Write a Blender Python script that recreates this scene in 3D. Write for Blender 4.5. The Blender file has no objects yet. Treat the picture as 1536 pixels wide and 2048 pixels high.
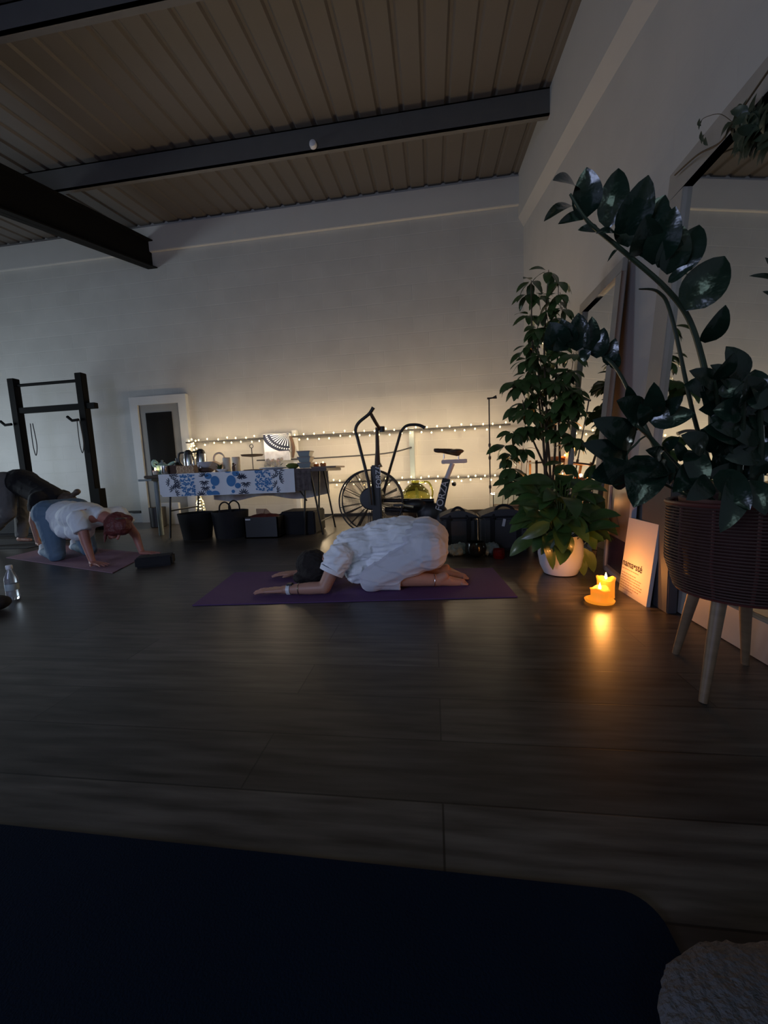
import bpy, bmesh, math, random
import numpy as np
from mathutils import Vector, Matrix, Quaternion, noise
random.seed(7)
S = bpy.context.scene
COL = S.collection
PI = math.pi

# ---------------------------------------------------------------- camera
FPX = 769.0
CAM_H = 0.72
def _n(v): return v/np.linalg.norm(v)
_Y = _n(np.array([98., -90., FPX])); _D = np.array([302., 6876., FPX]); _D = _n(_D-_Y*_D.dot(_Y))
_X = _n(np.cross(_D, _Y)); _X = _X if _X[0] > 0 else -_X
RM = np.array([_X, _Y, -_D])
cd = bpy.data.cameras.new('camera'); cam = bpy.data.objects.new('camera', cd); COL.objects.link(cam)
cd.sensor_fit = 'VERTICAL'; cd.sensor_height = 36.0; cd.lens = FPX*36/2048; cd.clip_start = .02
_r = RM@np.array([1, 0, 0]); _u = RM@np.array([0, -1, 0]); _b = RM@np.array([0, 0, -1])
cam.matrix_world = Matrix(((_r[0], _u[0], _b[0], 0), (_r[1], _u[1], _b[1], 0), (_r[2], _u[2], _b[2], CAM_H), (0, 0, 0, 1)))
S.camera = cam
def _ray(px, py): return RM@np.array([px-768., py-1024., FPX])
def W(px, py, Y):
    r = _ray(px, py); t = Y/r[1]; return Vector((r[0]*t, Y, r[2]*t+CAM_H))
def WX(px, py, X):
    r = _ray(px, py); t = X/r[0]; return Vector((X, r[1]*t, r[2]*t+CAM_H))
def WZ(px, py, z=0.):
    r = _ray(px, py); t = (z-CAM_H)/r[2]; return Vector((r[0]*t, r[1]*t, z))

# ---------------------------------------------------------------- light and exposure
w = bpy.data.worlds.new('world'); S.world = w; w.use_nodes = True
bg = w.node_tree.nodes['Background']; bg.inputs[0].default_value = (.45, .62, 1, 1); bg.inputs[1].default_value = .012
S.view_settings.view_transform = 'Standard'; S.view_settings.look = 'None'
S.view_settings.exposure = 0.0; S.view_settings.gamma = 1.0; S.view_settings.use_curve_mapping = False
def lamp(name, kind, loc, energy, color, size=.1, size_y=None, target=None, parent=None):
    d = bpy.data.lights.new(name, kind); d.energy = energy; d.color = color
    if kind == 'AREA':
        d.shape = 'RECTANGLE'; d.size = size; d.size_y = size_y or size
    else: d.shadow_soft_size = size
    o = bpy.data.objects.new(name, d); COL.objects.link(o); o.location = loc
    if target is not None: o.rotation_euler = (Vector(target)-Vector(loc)).to_track_quat('-Z', 'Y').to_euler()
    if parent: o.parent = parent
    return o
# dusk light through the windows behind and to the left of the camera
lamp('window_daylight', 'AREA', (-2.9, -2.45, 1.5), 70, (.54, .64, 1), 2.2, 1.3, (-1.6, 2.4, -.3))
lamp('side_window_daylight', 'AREA', (-8.85, 3.2, 1.1), 95, (.74, .88, 1), 2.0, 1.4, (-4, 5.2, .6))
lamp('high_window_daylight', 'AREA', (.8, -2.45, 2.5), 10, (.6, .9, .85), 1.5, .9, (1.0, 1.2, 1.0))
WARM = (1, .75, .46); FIRE = (1, .38, .08)

# ---------------------------------------------------------------- materials
def mat(name, col, rough=.6, metal=0., var=0., scale=8., bump=0., bscale=60., stretch=(1, 1, 1), coat=0., trans=0., alpha=1., sss=0., sheen=0.):
    m = bpy.data.materials.new(name); m.use_nodes = True; nt = m.node_tree; b = nt.nodes['Principled BSDF']
    c = (*col, 1) if len(col) == 3 else col
    b.inputs['Base Color'].default_value = c; b.inputs['Roughness'].default_value = rough; b.inputs['Metallic'].default_value = metal
    b.inputs['Coat Weight'].default_value = coat; b.inputs['Transmission Weight'].default_value = trans; b.inputs['Alpha'].default_value = alpha
    if sss: b.inputs['Subsurface Weight'].default_value = sss; b.inputs['Subsurface Scale'].default_value = .02
    if sheen: b.inputs['Sheen Weight'].default_value = sheen
    tc = nt.nodes.new('ShaderNodeTexCoord'); mp = nt.nodes.new('ShaderNodeMapping'); mp.inputs['Scale'].default_value = stretch
    nt.links.new(tc.outputs['Object'], mp.inputs[0])
    if var:
        nz = nt.nodes.new('ShaderNodeTexNoise'); nz.inputs['Scale'].default_value = scale; nz.inputs['Detail'].default_value = 4
        nt.links.new(mp.outputs[0], nz.inputs[0])
        mx = nt.nodes.new('ShaderNodeMix'); mx.data_type = 'RGBA'
        mx.inputs[6].default_value = tuple(max(0, x*(1-var)) for x in c[:3])+(1,); mx.inputs[7].default_value = tuple(min(1, x*(1+var)) for x in c[:3])+(1,)
        nt.links.new(nz.outputs[0], mx.inputs[0]); nt.links.new(mx.outputs[2], b.inputs['Base Color'])
    if bump:
        n2 = nt.nodes.new('ShaderNodeTexNoise'); n2.inputs['Scale'].default_value = bscale; n2.inputs['Detail'].default_value = 3
        nt.links.new(mp.outputs[0], n2.inputs[0]); bp = nt.nodes.new('ShaderNodeBump'); bp.inputs['Strength'].default_value = bump; bp.inputs['Distance'].default_value = .01
        nt.links.new(n2.outputs[0], bp.inputs['Height']); nt.links.new(bp.outputs[0], b.inputs['Normal'])
    return m
def emit(name, col, st):
    m = bpy.data.materials.new(name); m.use_nodes = True; b = m.node_tree.nodes['Principled BSDF']
    b.inputs['Base Color'].default_value = (*col, 1); b.inputs['Emission Color'].default_value = (*col, 1); b.inputs['Emission Strength'].default_value = st
    m.cycles.emission_sampling = 'NONE'
    return m
def brickmat(name, c1, c2, mortar, bw, rh, ms, offs, axes, rough, bump, var=.25, nscale=(1, 1, 1), coat=0):
    m = bpy.data.materials.new(name); m.use_nodes = True; nt = m.node_tree; b = nt.nodes['Principled BSDF']; L = nt.links.new
    tc = nt.nodes.new('ShaderNodeTexCoord'); sp = nt.nodes.new('ShaderNodeSeparateXYZ'); cb = nt.nodes.new('ShaderNodeCombineXYZ')
    L(tc.outputs['Object'], sp.inputs[0]); L(sp.outputs[axes[0]], cb.inputs[0]); L(sp.outputs[axes[1]], cb.inputs[1])
    bk = nt.nodes.new('ShaderNodeTexBrick'); bk.offset = offs; bk.inputs['Scale'].default_value = 1
    bk.inputs['Brick Width'].default_value = bw; bk.inputs['Row Height'].default_value = rh; bk.inputs['Mortar Size'].default_value = ms; bk.inputs['Mortar Smooth'].default_value = .3
    bk.inputs['Color1'].default_value = (*c1, 1); bk.inputs['Color2'].default_value = (*c2, 1); bk.inputs['Mortar'].default_value = (*mortar, 1)
    L(cb.outputs[0], bk.inputs[0])
    mp = nt.nodes.new('ShaderNodeMapping'); mp.inputs['Scale'].default_value = nscale; L(tc.outputs['Object'], mp.inputs[0])
    nz = nt.nodes.new('ShaderNodeTexNoise'); nz.inputs['Scale'].default_value = 3; nz.inputs['Detail'].default_value = 6; L(mp.outputs[0], nz.inputs[0])
    mr = nt.nodes.new('ShaderNodeMapRange'); mr.inputs[1].default_value = .3; mr.inputs[2].default_value = .7; mr.inputs[3].default_value = 1-var; mr.inputs[4].default_value = 1+var; L(nz.outputs[0], mr.inputs[0])
    mx = nt.nodes.new('ShaderNodeVectorMath'); mx.operation = 'SCALE'; L(bk.outputs[0], mx.inputs[0]); L(mr.outputs[0], mx.inputs['Scale'])
    L(mx.outputs[0], b.inputs['Base Color'])
    bp = nt.nodes.new('ShaderNodeBump'); bp.invert = True; bp.inputs['Strength'].default_value = bump; bp.inputs['Distance'].default_value = .006
    L(bk.outputs['Fac'], bp.inputs['Height']); L(bp.outputs[0], b.inputs['Normal'])
    b.inputs['Roughness'].default_value = rough; b.inputs['Coat Weight'].default_value = coat
    return m
M = {}
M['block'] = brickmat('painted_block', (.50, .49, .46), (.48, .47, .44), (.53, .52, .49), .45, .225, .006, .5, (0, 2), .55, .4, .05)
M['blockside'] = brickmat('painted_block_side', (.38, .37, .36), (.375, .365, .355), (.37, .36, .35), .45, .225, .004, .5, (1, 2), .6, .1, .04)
M['floor'] = brickmat('vinyl_planks', (.064, .056, .049), (.032, .028, .0245), (.012, .011, .010), 1.25, .19, .0025, .37, (0, 1), .36, .10, .6, (1.2, 12, 1))
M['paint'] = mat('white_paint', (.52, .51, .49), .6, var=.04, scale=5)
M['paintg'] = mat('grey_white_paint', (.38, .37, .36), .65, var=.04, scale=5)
M['ceil'] = mat('coated_sheet', (.105, .094, .085), .5, var=.05, scale=2)
M['steel'] = mat('grey_painted_steel', (.105, .10, .095), .55, var=.1)
M['blacksteel'] = mat('black_painted_steel', (.004, .004, .004), .8); M['blacksteel'].node_tree.nodes['Principled BSDF'].inputs['Specular IOR Level'].default_value = .15
M['doorw'] = mat('white_gloss', (.55, .57, .58), .4, var=.04)
M['doorg'] = mat('grey_door', (.22, .22, .21), .5, var=.06)
M['darkglass'] = mat('dark_glass', (.01, .01, .01), .15)
M['black'] = mat('black_plastic', (.012, .012, .013), .45, var=.2)
M['matte'] = mat('black_fabric', (.01, .01, .012), .9, var=.3, bump=.2)
M['dgrey'] = mat('dark_grey', (.045, .045, .05), .6, var=.2)
M['bag'] = mat('charcoal_cordura', (.055, .055, .06), .85, var=.2, bump=.3, bscale=200)
M['white'] = mat('white_plastic', (.62, .63, .66), .4)
M['chrome'] = mat('chrome', (.6, .6, .6), .2, 1)
M['wood'] = mat('pale_wood', (.15, .095, .055), .5, var=.35, scale=6, stretch=(1, 1, 8))
M['dwood'] = mat('dark_wood', (.07, .04, .022), .5, var=.35, scale=6, stretch=(1, 8, 1))
M['mframe'] = mat('mirror_frame_wood', (.27, .25, .225), .5, var=.15, scale=5, stretch=(8, 1, 1))
M['mirror'] = mat('mirror_glass', (.82, .83, .8), .02, 1)
M['skin'] = mat('skin', (.42, .22, .16), .5, var=.1, scale=12, sss=.15)
M['skin2'] = mat('skin_pink', (.40, .17, .13), .5, var=.1, scale=12, sss=.15)
M['shirt'] = mat('white_cotton', (.80, .82, .88), .85, var=.03, bump=.35, bscale=35, stretch=(1, 1, .5), sheen=.2)
M['pants'] = mat('shaded_white_linen', (.60, .60, .67), .85, var=.03, bump=.3, bscale=28, sheen=.2)  # white trousers; shading against the shirt is put into this darker colour
M['tee'] = mat('white_jersey', (.74, .79, .82), .85, var=.04, bump=.2, bscale=30)
M['leggings'] = mat('blue_leggings', (.10, .17, .25), .75, var=.15, bump=.1)
M['greypants'] = mat('grey_sweatpants', (.16, .155, .15), .9, var=.15, bump=.2)
M['blackshirt'] = mat('black_shirt', (.007, .007, .009), .9, var=.2)
M['hair'] = mat('dark_brown_hair', (.010, .006, .005), .75, var=.5, scale=30, stretch=(1, 1, 6), bump=.5, bscale=80)
M['redhair'] = mat('auburn_hair', (.12, .025, .022), .55, var=.5, scale=30, bump=.5, bscale=80)
M['lhair'] = mat('light_brown_hair', (.10, .07, .05), .6, var=.5, scale=30, bump=.5, bscale=80)
M['purple'] = mat('purple_mat', (.085, .035, .13), .8, var=.12, scale=30, bump=.15, bscale=300)
M['pink'] = mat('mauve_mat', (.22, .12, .17), .85, var=.1, scale=20, bump=.15, bscale=300)
M['navy'] = mat('navy_mat', (.0017, .006, .015), .95, var=.25, scale=6, bump=.2, bscale=250)
M['navy'].node_tree.nodes['Principled BSDF'].inputs['Specular IOR Level'].default_value = .08
M['zz'] = mat('glossy_dark_leaf', (.007, .020, .012), .22, var=.35, scale=14, coat=.4, bump=.5, bscale=22)
M['zzstem'] = mat('dark_stem', (.022, .035, .02), .4, var=.3)
M['umb'] = mat('umbrella_leaf', (.040, .078, .022), .35, var=.4, scale=9, coat=.2)
M['lily'] = mat('lily_leaf', (.038, .085, .020), .35, var=.4, scale=7, coat=.2)
M['pothos'] = mat('pothos_leaf', (.12, .16, .03), .4, var=.4, scale=9)
M['stem'] = mat('brown_stem', (.06, .04, .02), .7, var=.3)
M['soil'] = mat('soil', (.02, .014, .01), .95, var=.4, bump=.6)
M['potw'] = mat('white_ceramic', (.62, .62, .66), .35, var=.03)
M['rope'] = mat('dark_red_cord', (.035, .012, .011), .65, var=.3, scale=40)
M['potred'] = mat('dark_red_pot', (.07, .014, .012), .5, var=.2)
M['canvas'] = mat('canvas_board', (.46, .43, .41), .8, var=.02, bump=.1, bscale=300)
M['ink'] = mat('dark_ink', (.03, .02, .02), .8)
M['inkl'] = mat('light_ink', (.25, .17, .13), .8)
M['cloth'] = mat('white_table_cloth', (.82, .86, .93), .8, var=.03)
M['blue'] = mat('print_blue', (.06, .22, .50), .8, var=.2)
M['dblue'] = mat('print_navy', (.010, .018, .05), .8)
M['patt'] = mat('brown_patterned_cloth', (.10, .08, .08), .85, var=.9, scale=30)
M['marble'] = mat('blue_white_drape', (.58, .61, .70), .85, var=.45, scale=14)
M['glass'] = mat('clear_glass', (.9, .95, .95), .05, trans=1.)
M['gglass'] = mat('green_glass', (.45, .45, .08), .08, trans=.85)
M['pet'] = mat('clear_plastic', (.75, .8, .85), .12, trans=.85)
M['lid'] = mat('grey_lid', (.30, .36, .37), .4)
M['mint'] = mat('mint_glaze', (.40, .62, .54), .3, var=.15)
M['tan'] = mat('tan_box', (.45, .29, .17), .6, var=.2)
M['lattice'] = mat('cream_lattice', (.75, .58, .36), .5)
M['brown'] = mat('brown_leather', (.09, .05, .035), .7, var=.3)
M['cream'] = mat('cream_wax', (.80, .72, .58), .5, sss=.3)
M['terra'] = mat('terracotta', (.42, .16, .06), .7, var=.2)
M['redglass'] = mat('red_glass', (.5, .02, .02), .1, trans=.8)
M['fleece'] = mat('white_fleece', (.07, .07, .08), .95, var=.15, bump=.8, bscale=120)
M['bulb'] = emit('warm_bulb', (1, .72, .30), 9)
M['flame'] = emit('flame', (1, .72, .28), 22)
M['pic'] = mat('framed_print', (.20, .15, .13), .25, var=.6, scale=5)
M['picdark'] = mat('print_dark_area', (.035, .022, .04), .25, var=.5)
M['frame'] = mat('silver_frame', (.32, .32, .36), .5)
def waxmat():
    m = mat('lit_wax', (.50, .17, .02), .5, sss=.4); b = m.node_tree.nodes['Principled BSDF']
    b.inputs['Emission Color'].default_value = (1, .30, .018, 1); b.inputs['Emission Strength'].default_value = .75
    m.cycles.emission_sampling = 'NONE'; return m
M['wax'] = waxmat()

# ---------------------------------------------------------------- mesh builder
class MB:
    def __init__(s): s.v = []; s.f = []; s.m = []; s.mi = 0
    def add(s, vs, fs):
        o = len(s.v); s.v += [tuple(v) for v in vs]; s.f += [tuple(i+o for i in f) for f in fs]; s.m += [s.mi]*len(fs); return s
    def box(s, lo, hi, rot=None, c=None):
        (a, b, d), (e, f, g) = lo, hi
        vs = [Vector(p) for p in ((a, b, d), (e, b, d), (e, f, d), (a, f, d), (a, b, g), (e, b, g), (e, f, g), (a, f, g))]
        if rot is not None:
            c = Vector(c) if c is not None else (Vector(lo)+Vector(hi))/2; vs = [rot@(p-c)+c for p in vs]
        return s.add(vs, [(0, 3, 2, 1), (4, 5, 6, 7), (0, 1, 5, 4), (1, 2, 6, 5), (2, 3, 7, 6), (3, 0, 4, 7)])
    def tube(s, pts, r, n=10, cap=True, smooth=False):
        pts = [Vector(p) for p in pts]
        rs = list(r) if hasattr(r, '__len__') else [r]*len(pts)
        if smooth and len(pts) > 2:
            q = []; qr = []
            for i in range(len(pts)-1):
                p0, p1, p2, p3 = pts[max(i-1, 0)], pts[i], pts[i+1], pts[min(i+2, len(pts)-1)]
                for k in range(6):
                    t = k/6; q.append(.5*((2*p1)+(p2-p0)*t+(2*p0-5*p1+4*p2-p3)*t*t+(3*p1-p0-3*p2+p3)*t**3)); qr.append(rs[i]*(1-t)+rs[i+1]*t)
            q.append(pts[-1]); qr.append(rs[-1]); pts, rs = q, qr
        vs = []; up = None
        for i, p in enumerate(pts):
            d = (pts[min(i+1, len(pts)-1)]-pts[max(i-1, 0)]).normalized()
            if up is None: up = d.orthogonal().normalized()
            up = (up-d*up.dot(d))
            up = up.normalized() if up.length > 1e-5 else d.orthogonal().normalized()
            x = d.cross(up)
            for k in range(n): a = 2*PI*k/n; vs.append(p+(up*math.cos(a)+x*math.sin(a))*rs[i])
        fs = [(i*n+k, i*n+(k+1) % n, (i+1)*n+(k+1) % n, (i+1)*n+k) for i in range(len(pts)-1) for k in range(n)]
        if cap: fs += [tuple(range(n))[::-1], tuple(range((len(pts)-1)*n, len(pts)*n))]
        return s.add(vs, fs)
    def lathe(s, c, prof, n=28, axis='Z', cap=True, rot=None):
        c = Vector(c); vs = []
        for r, z in prof:
            for k in range(n):
                a = 2*PI*k/n; p = Vector((r*math.cos(a), r*math.sin(a), z))
                if axis == 'Y': p = Vector((p.x, p.z, p.y))
                if rot is not None: p = rot@p
                vs.append(c+p)
        m = len(prof)
        fs = [(i*n+k, i*n+(k+1) % n, (i+1)*n+(k+1) % n, (i+1)*n+k) for i in range(m-1) for k in range(n)]
        if cap: fs += [tuple(range(n))[::-1], tuple(range((m-1)*n, m*n))]
        return s.add(vs, fs)
    def ell(s, c, r, rot=None, n=16, m=10):
        c = Vector(c); r = (r, r, r) if not hasattr(r, '__len__') else r
        vs = []
        for i in range(m+1):
            th = PI*i/m
            for k in range(n):
                a = 2*PI*k/n; p = Vector((r[0]*math.sin(th)*math.cos(a), r[1]*math.sin(th)*math.sin(a), r[2]*math.cos(th)))
                if rot is not None: p = rot@p
                vs.append(c+p)
        return s.add(vs, [(i*n+k, (i+1)*n+k, (i+1)*n+(k+1) % n, i*n+(k+1) % n) for i in range(m) for k in range(n)])
    def torus(s, c, R, r, n=40, m=8, axis='Z', rot=None):
        c = Vector(c); vs = []
        for i in range(n):
            a = 2*PI*i/n
            for k in range(m):
                b = 2*PI*k/m; p = Vector(((R+r*math.cos(b))*math.cos(a), (R+r*math.cos(b))*math.sin(a), r*math.sin(b)))
                if axis == 'Y': p = Vector((p.x, p.z, p.y))
                if rot is not None: p = rot@p
                vs.append(c+p)
        return s.add(vs, [(i*m+k, ((i+1) % n)*m+k, ((i+1) % n)*m+(k+1) % m, i*m+(k+1) % m) for i in range(n) for k in range(m)])
    def cap(s, a, b, ra, rb, e1=True, e2=True, n=14):
        a, b = Vector(a), Vector(b); s.tube([a, b], [ra, rb], n=n)
        if e1: s.ell(a, ra, n=n)
        if e2: s.ell(b, rb, n=n)
        return s
    def leaf(s, base, tip, wd, nrm, fold=.25, bend=.12, nl=7, sharp=1.0):
        base, tip, nrm = Vector(base), Vector(tip), Vector(nrm).normalized()
        d = tip-base; L = d.length; d.normalize(); side = d.cross(nrm)
        side = side.normalized() if side.length > 1e-4 else d.orthogonal().normalized()
        nn = side.cross(d).normalized(); vs = []
        for i in range(nl+1):
            t = i/nl; wdt = wd/2*(math.sin(PI*min(1, t**.85))**.62)*(1-.25*t*sharp) if 0 < t < 1 else wd*.01
            b = math.sin(t*PI)*bend*L
            for k in (-1, -.5, 0, .5, 1):
                vs.append(base+d*(L*t)+side*(wdt*k)+nn*(b+abs(k)*wdt*fold))
        fs = [(i*5+k, i*5+k+1, (i+1)*5+k+1, (i+1)*5+k) for i in range(nl) for k in range(4)]
        return s.add(vs, fs)
    def build(s, name, mats, parent=None, smooth=True, bevel=0.):
        me = bpy.data.meshes.new(name); me.from_pydata(s.v, [], s.f)
        for m in (mats if isinstance(mats, (list, tuple)) else [mats]): me.materials.append(M[m] if isinstance(m, str) else m)
        for p, i in zip(me.polygons, s.m): p.material_index = i
        me.validate(); me.update()
        o = bpy.data.objects.new(name, me); COL.objects.link(o)
        if bevel:
            bm = bmesh.new(); bm.from_mesh(me); bmesh.ops.remove_doubles(bm, verts=bm.verts, dist=1e-5)
            ed = [e for e in bm.edges if len(e.link_faces) == 2 and e.calc_face_angle(0) > .6]
            bmesh.ops.bevel(bm, geom=ed, offset=bevel, segments=2, affect='EDGES', clamp_overlap=True); bm.to_mesh(me); bm.free()
        if smooth:
            me.polygons.foreach_set('use_smooth', [True]*len(me.polygons))
            try: me.set_sharp_from_angle(angle=.65)
            except Exception: pass
        if parent is not None: o.parent = parent; o.matrix_parent_inverse = Matrix.Translation(-parent.location) if parent.type == 'EMPTY' else Matrix()
        return o
def tag(o, label, cat, group=None, kind=None):
    o['label'] = label; o['category'] = cat
    if group: o['group'] = group
    if kind: o['kind'] = kind
    return o
def thing(name, loc, label, cat, group=None):
    o = bpy.data.objects.new(name, None); COL.objects.link(o); o.location = loc; o.empty_display_size = .1
    bpy.context.view_layer.update()
    return tag(o, label, cat, group)
def struct(name, mb, m, parent=None, smooth=False, bevel=0.):
    o = mb.build(name, m, parent, smooth=smooth, bevel=bevel)
    if parent is None: o['kind'] = 'structure'
    return o
def text(s, size, m, origin, xdir, ydir, parent, name='lettering', ext=.001):
    cu = bpy.data.curves.new(name, 'FONT'); cu.body = s; cu.size = size; cu.extrude = ext; cu.offset = .0006; cu.align_x = 'CENTER'; cu.align_y = 'CENTER'
    o = bpy.data.objects.new(name, cu); COL.objects.link(o); bpy.context.view_layer.update()
    me = bpy.data.meshes.new_from_object(o.evaluated_get(bpy.context.evaluated_depsgraph_get())); bpy.data.objects.remove(o)
    x, y = Vector(xdir).normalized(), Vector(ydir).normalized(); z = x.cross(y); og = Vector(origin)
    for v in me.vertices: c = v.co.copy(); v.co = og+x*c.x+y*c.y+z*c.z
    me.materials.clear(); me.materials.append(M[m]); o = bpy.data.objects.new(name, me); COL.objects.link(o)
    o.parent = parent; o.matrix_parent_inverse = Matrix.Translation(-parent.location) if parent.type == 'EMPTY' else Matrix()
    return o
def organic(mb, name, m, parent, voxel=.008, smooth=4, disp=0., dscale=9., dstretch=(1, 1, 1), floor=None):
    """join overlapping volumes into one continuous skin"""
    me = bpy.data.meshes.new(name); me.from_pydata(mb.v, [], mb.f); o = bpy.data.objects.new(name, me); COL.objects.link(o)
    r = o.modifiers.new('r', 'REMESH'); r.mode = 'VOXEL'; r.voxel_size = voxel; r.use_smooth_shade = True
    sm = o.modifiers.new('s', 'SMOOTH'); sm.iterations = smooth; sm.factor = .6
    bpy.context.view_layer.update()
    nm = bpy.data.meshes.new_from_object(o.evaluated_get(bpy.context.evaluated_depsgraph_get()))
    bpy.data.objects.remove(o)
    if disp:
        ns = [v.normal.copy() for v in nm.vertices]
        for v, n_ in zip(nm.vertices, ns):
            p = Vector((v.co.x*dstretch[0], v.co.y*dstretch[1], v.co.z*dstretch[2]))*dscale
            q = noise.noise(p)+.5*noise.noise(p*2.3)
            v.co += n_*disp*(max(0., 1-abs(q)*1.6)**3-.45)
    if floor is not None:
        for v in nm.vertices:
            if v.co.z < floor: v.co.z = floor+(v.co.z-floor)*.05
    nm.materials.clear(); nm.materials.append(M[m])
    nm.polygons.foreach_set('use_smooth', [True]*len(nm.polygons))
    o = bpy.data.objects.new(name, nm); COL.objects.link(o)
    if parent is not None: o.parent = parent; o.matrix_parent_inverse = Matrix.Translation(-parent.location) if parent.type == 'EMPTY' else Matrix()
    return o

# ================================================================ SETTING
XR, XR2, YB, XL, YF = 1.34, 1.27, 5.95, -9.0, -2.6
def ceil_z(y): return 4.65-(YB-y)*.14
struct('floor', MB().box((XL-.1, YF-.1, -.08), (XR+.2, YB+.2, 0)), 'floor')
b = MB().box((XL-.1, YB, 0), (XR+.3, YB+.2, 4.75)); struct('wall_back', b, 'block')
# corrugated roof lining
pit = .235; prof = []; x = XL-.1
while x < XR+.3:
    prof += [(x, 0), (x+.155, 0), (x+.175, .02), (x+.20, .02), (x+.22, 0)]; x += pit
vs = []; N = len(prof)
for y in (YF-.1, YB+.2):
    for (xx, zz) in prof: vs.append((xx, y, ceil_z(y)+zz))
for y in (YF-.1, YB+.2): 
    for (xx, zz) in (prof[0], prof[-1]): vs.append((xx, y, ceil_z(y)+.12))
fs = [(k, k+1, N+k+1, N+k) for k in range(N-1)]+[(2*N, 2*N+2, 2*N+3, 2*N+1)]
struct('ceiling', MB().add(vs, fs), 'ceil')
# fascia band under the roof edge
b = MB().box((XL, YB-.05, 4.24), (XR, YB, 4.60)); struct('trim_1', b, 'paint', bevel=.006)
# right wall: lower part, sloping bevel, upper part standing a little proud
yA, yB_ = YF-.1, YB+.1
def sl(y): return 4.02-(YB-y)*.21
def quad(mb, a, b, c, d): mb.add([a, b, c, d], [(0, 1, 2, 3)])
b = MB()
b.box((XR, yA, 0), (XR+.25, yB_, 4.75))
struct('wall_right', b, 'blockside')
# upper cladding, a wedge shaped body
def wedge(x0, z0f, z1f, x1=None, ext=0):
    vs = []
    for y in (yA, YB):
        vs += [(XR, y, z0f(y)), (x0, y, z0f(y)+.13), (x0, y, z1f(y)), (XR, y, z1f(y))]
    return MB().add(vs, [(0, 1, 2, 3), (7, 6, 5, 4), (0, 4, 5, 1), (1, 5, 6, 2), (2, 6, 7, 3), (3, 7, 4, 0)])
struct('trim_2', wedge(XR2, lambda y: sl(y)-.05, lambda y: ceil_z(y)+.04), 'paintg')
# left wall with a window, wall behind the camera with two windows
def wall_with_holes(name, axis, pos, thick, u0, u1, z1, holes, m):
    mb = MB(); us = sorted({u0, u1, *[h[0] for h in holes], *[h[1] for h in holes]})
    for a, c in zip(us[:-1], us[1:]):
        hs = [h for h in holes if h[0] <= a and h[1] >= c]
        segs = [(0, z1)] if not hs else [(0, hs[0][2]), (hs[0][3], z1)]
        for z0, zz in segs:
            if axis == 'X': mb.box((pos, a, z0), (pos+thick, c, zz))
            else: mb.box((a, pos, z0), (c, pos+thick, zz))
    return struct(name, mb, m)
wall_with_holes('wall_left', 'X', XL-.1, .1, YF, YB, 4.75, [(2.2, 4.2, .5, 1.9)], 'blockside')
wall_with_holes('wall_front', 'Y', YF-.1, .1, XL-.1, XR+.2, 4.75, [(-4.1, -1.7, .75, 2.25), (.4, 1.2, 2.2, 3.1)], 'block')
def window(name, c0, c1, axis):
    mb = MB(); t = .05
    if axis == 'Y':
        (x0, z0), (x1, z1) = c0, c1; y = YF-.09
        for bx_ in (((x0, y, z0), (x1, y+.06, z0+t)), ((x0, y, z1-t), (x1, y+.06, z1)), ((x0, y, z0), (x0+t, y+.06, z1)), ((x1-t, y, z0), (x1, y+.06, z1)), (((x0+x1)/2-.02, y, z0), ((x0+x1)/2+.02, y+.06, z1))): mb.box(*bx_)
    else:
        (y0, z0), (y1, z1) = c0, c1; x = XL-.09
        for bx_ in (((x, y0, z0), (x+.06, y1, z0+t)), ((x, y0, z1-t), (x+.06, y1, z1)), ((x, y0, z0), (x+.06, y0+t, z1)), ((x, y1-t, z0), (x+.06, y1, z1)), ((x, (y0+y1)/2-.02, z0), (x+.06, (y0+y1)/2+.02, z1))): mb.box(*bx_)
    struct(name, mb, 'doorw')
window('window_1', (-4.1, .75), (-1.7, 2.25), 'Y'); window('window_2', (.4, 2.2), (1.2, 3.1), 'Y'); window('window_3', (2.2, .5), (4.2, 1.9), 'X')
# purlins and rafter
def purlin(name, y, zt, zb, x0, x1, m):
    mb = MB(); mb.box((x0, y-.01, zb), (x1, y+.01, zt)); mb.box((x0, y-.01, zb), (x1, y+.055, zb+.014)); mb.box((x0, y-.01, zt-.014), (x1, y+.055, zt))
    return struct(name, mb, m)
purlin('trim_3', 4.5, ceil_z(4.5), 4.20, XL, XR2, 'steel')
purlin('trim_4', 2.85, ceil_z(2.85), 4.03, XL, XR2, 'steel')
purlin('trim_5', 1.2, ceil_z(1.2), 3.74, XL, XR2, 'steel')
def rafter(name, x):
    mb = MB(); vs = []
    def zt(y): return 4.41-(YB-y)*.215
    def zb(y): return 4.01-(YB-y)*.235
    def slab(x0, x1, f, g):
        v = []
        for y in (YF, YB): v += [(x0, y, f(y)), (x1, y, f(y)), (x1, y, g(y)), (x0, y, g(y))]
        mb.add(v, [(0, 1, 2, 3), (7, 6, 5, 4), (0, 4, 5, 1), (1, 5, 6, 2), (2, 6, 7, 3), (3, 7, 4, 0)])
    slab(x-.006, x+.006, zb, zt); slab(x-.08, x+.08, zb, lambda y: zb(y)+.016); slab(x-.08, x+.08, lambda y: zt(y)-.016, zt)
    return struct(name, mb, 'blacksteel')
rafter('trim_6', -4.28)
o = MB().lathe((0, 0, 0), [(.012, 0), (.034, .01), (.04, .03), (.04, .05)], axis='Y').build('sprinkler_sensor', 'potw')
p = W(625, 286, 4.44); o.location = p-Vector((0, .05, 0)); o.location.y = 4.425
tag(o, 'small round white sensor fixed on the grey roof beam', 'sensor')
# skirting (dark) on the back wall
struct('baseboard_back', MB().box((-3.8, YB-.02, 0), (XR, YB, .05)), 'black')
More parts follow.
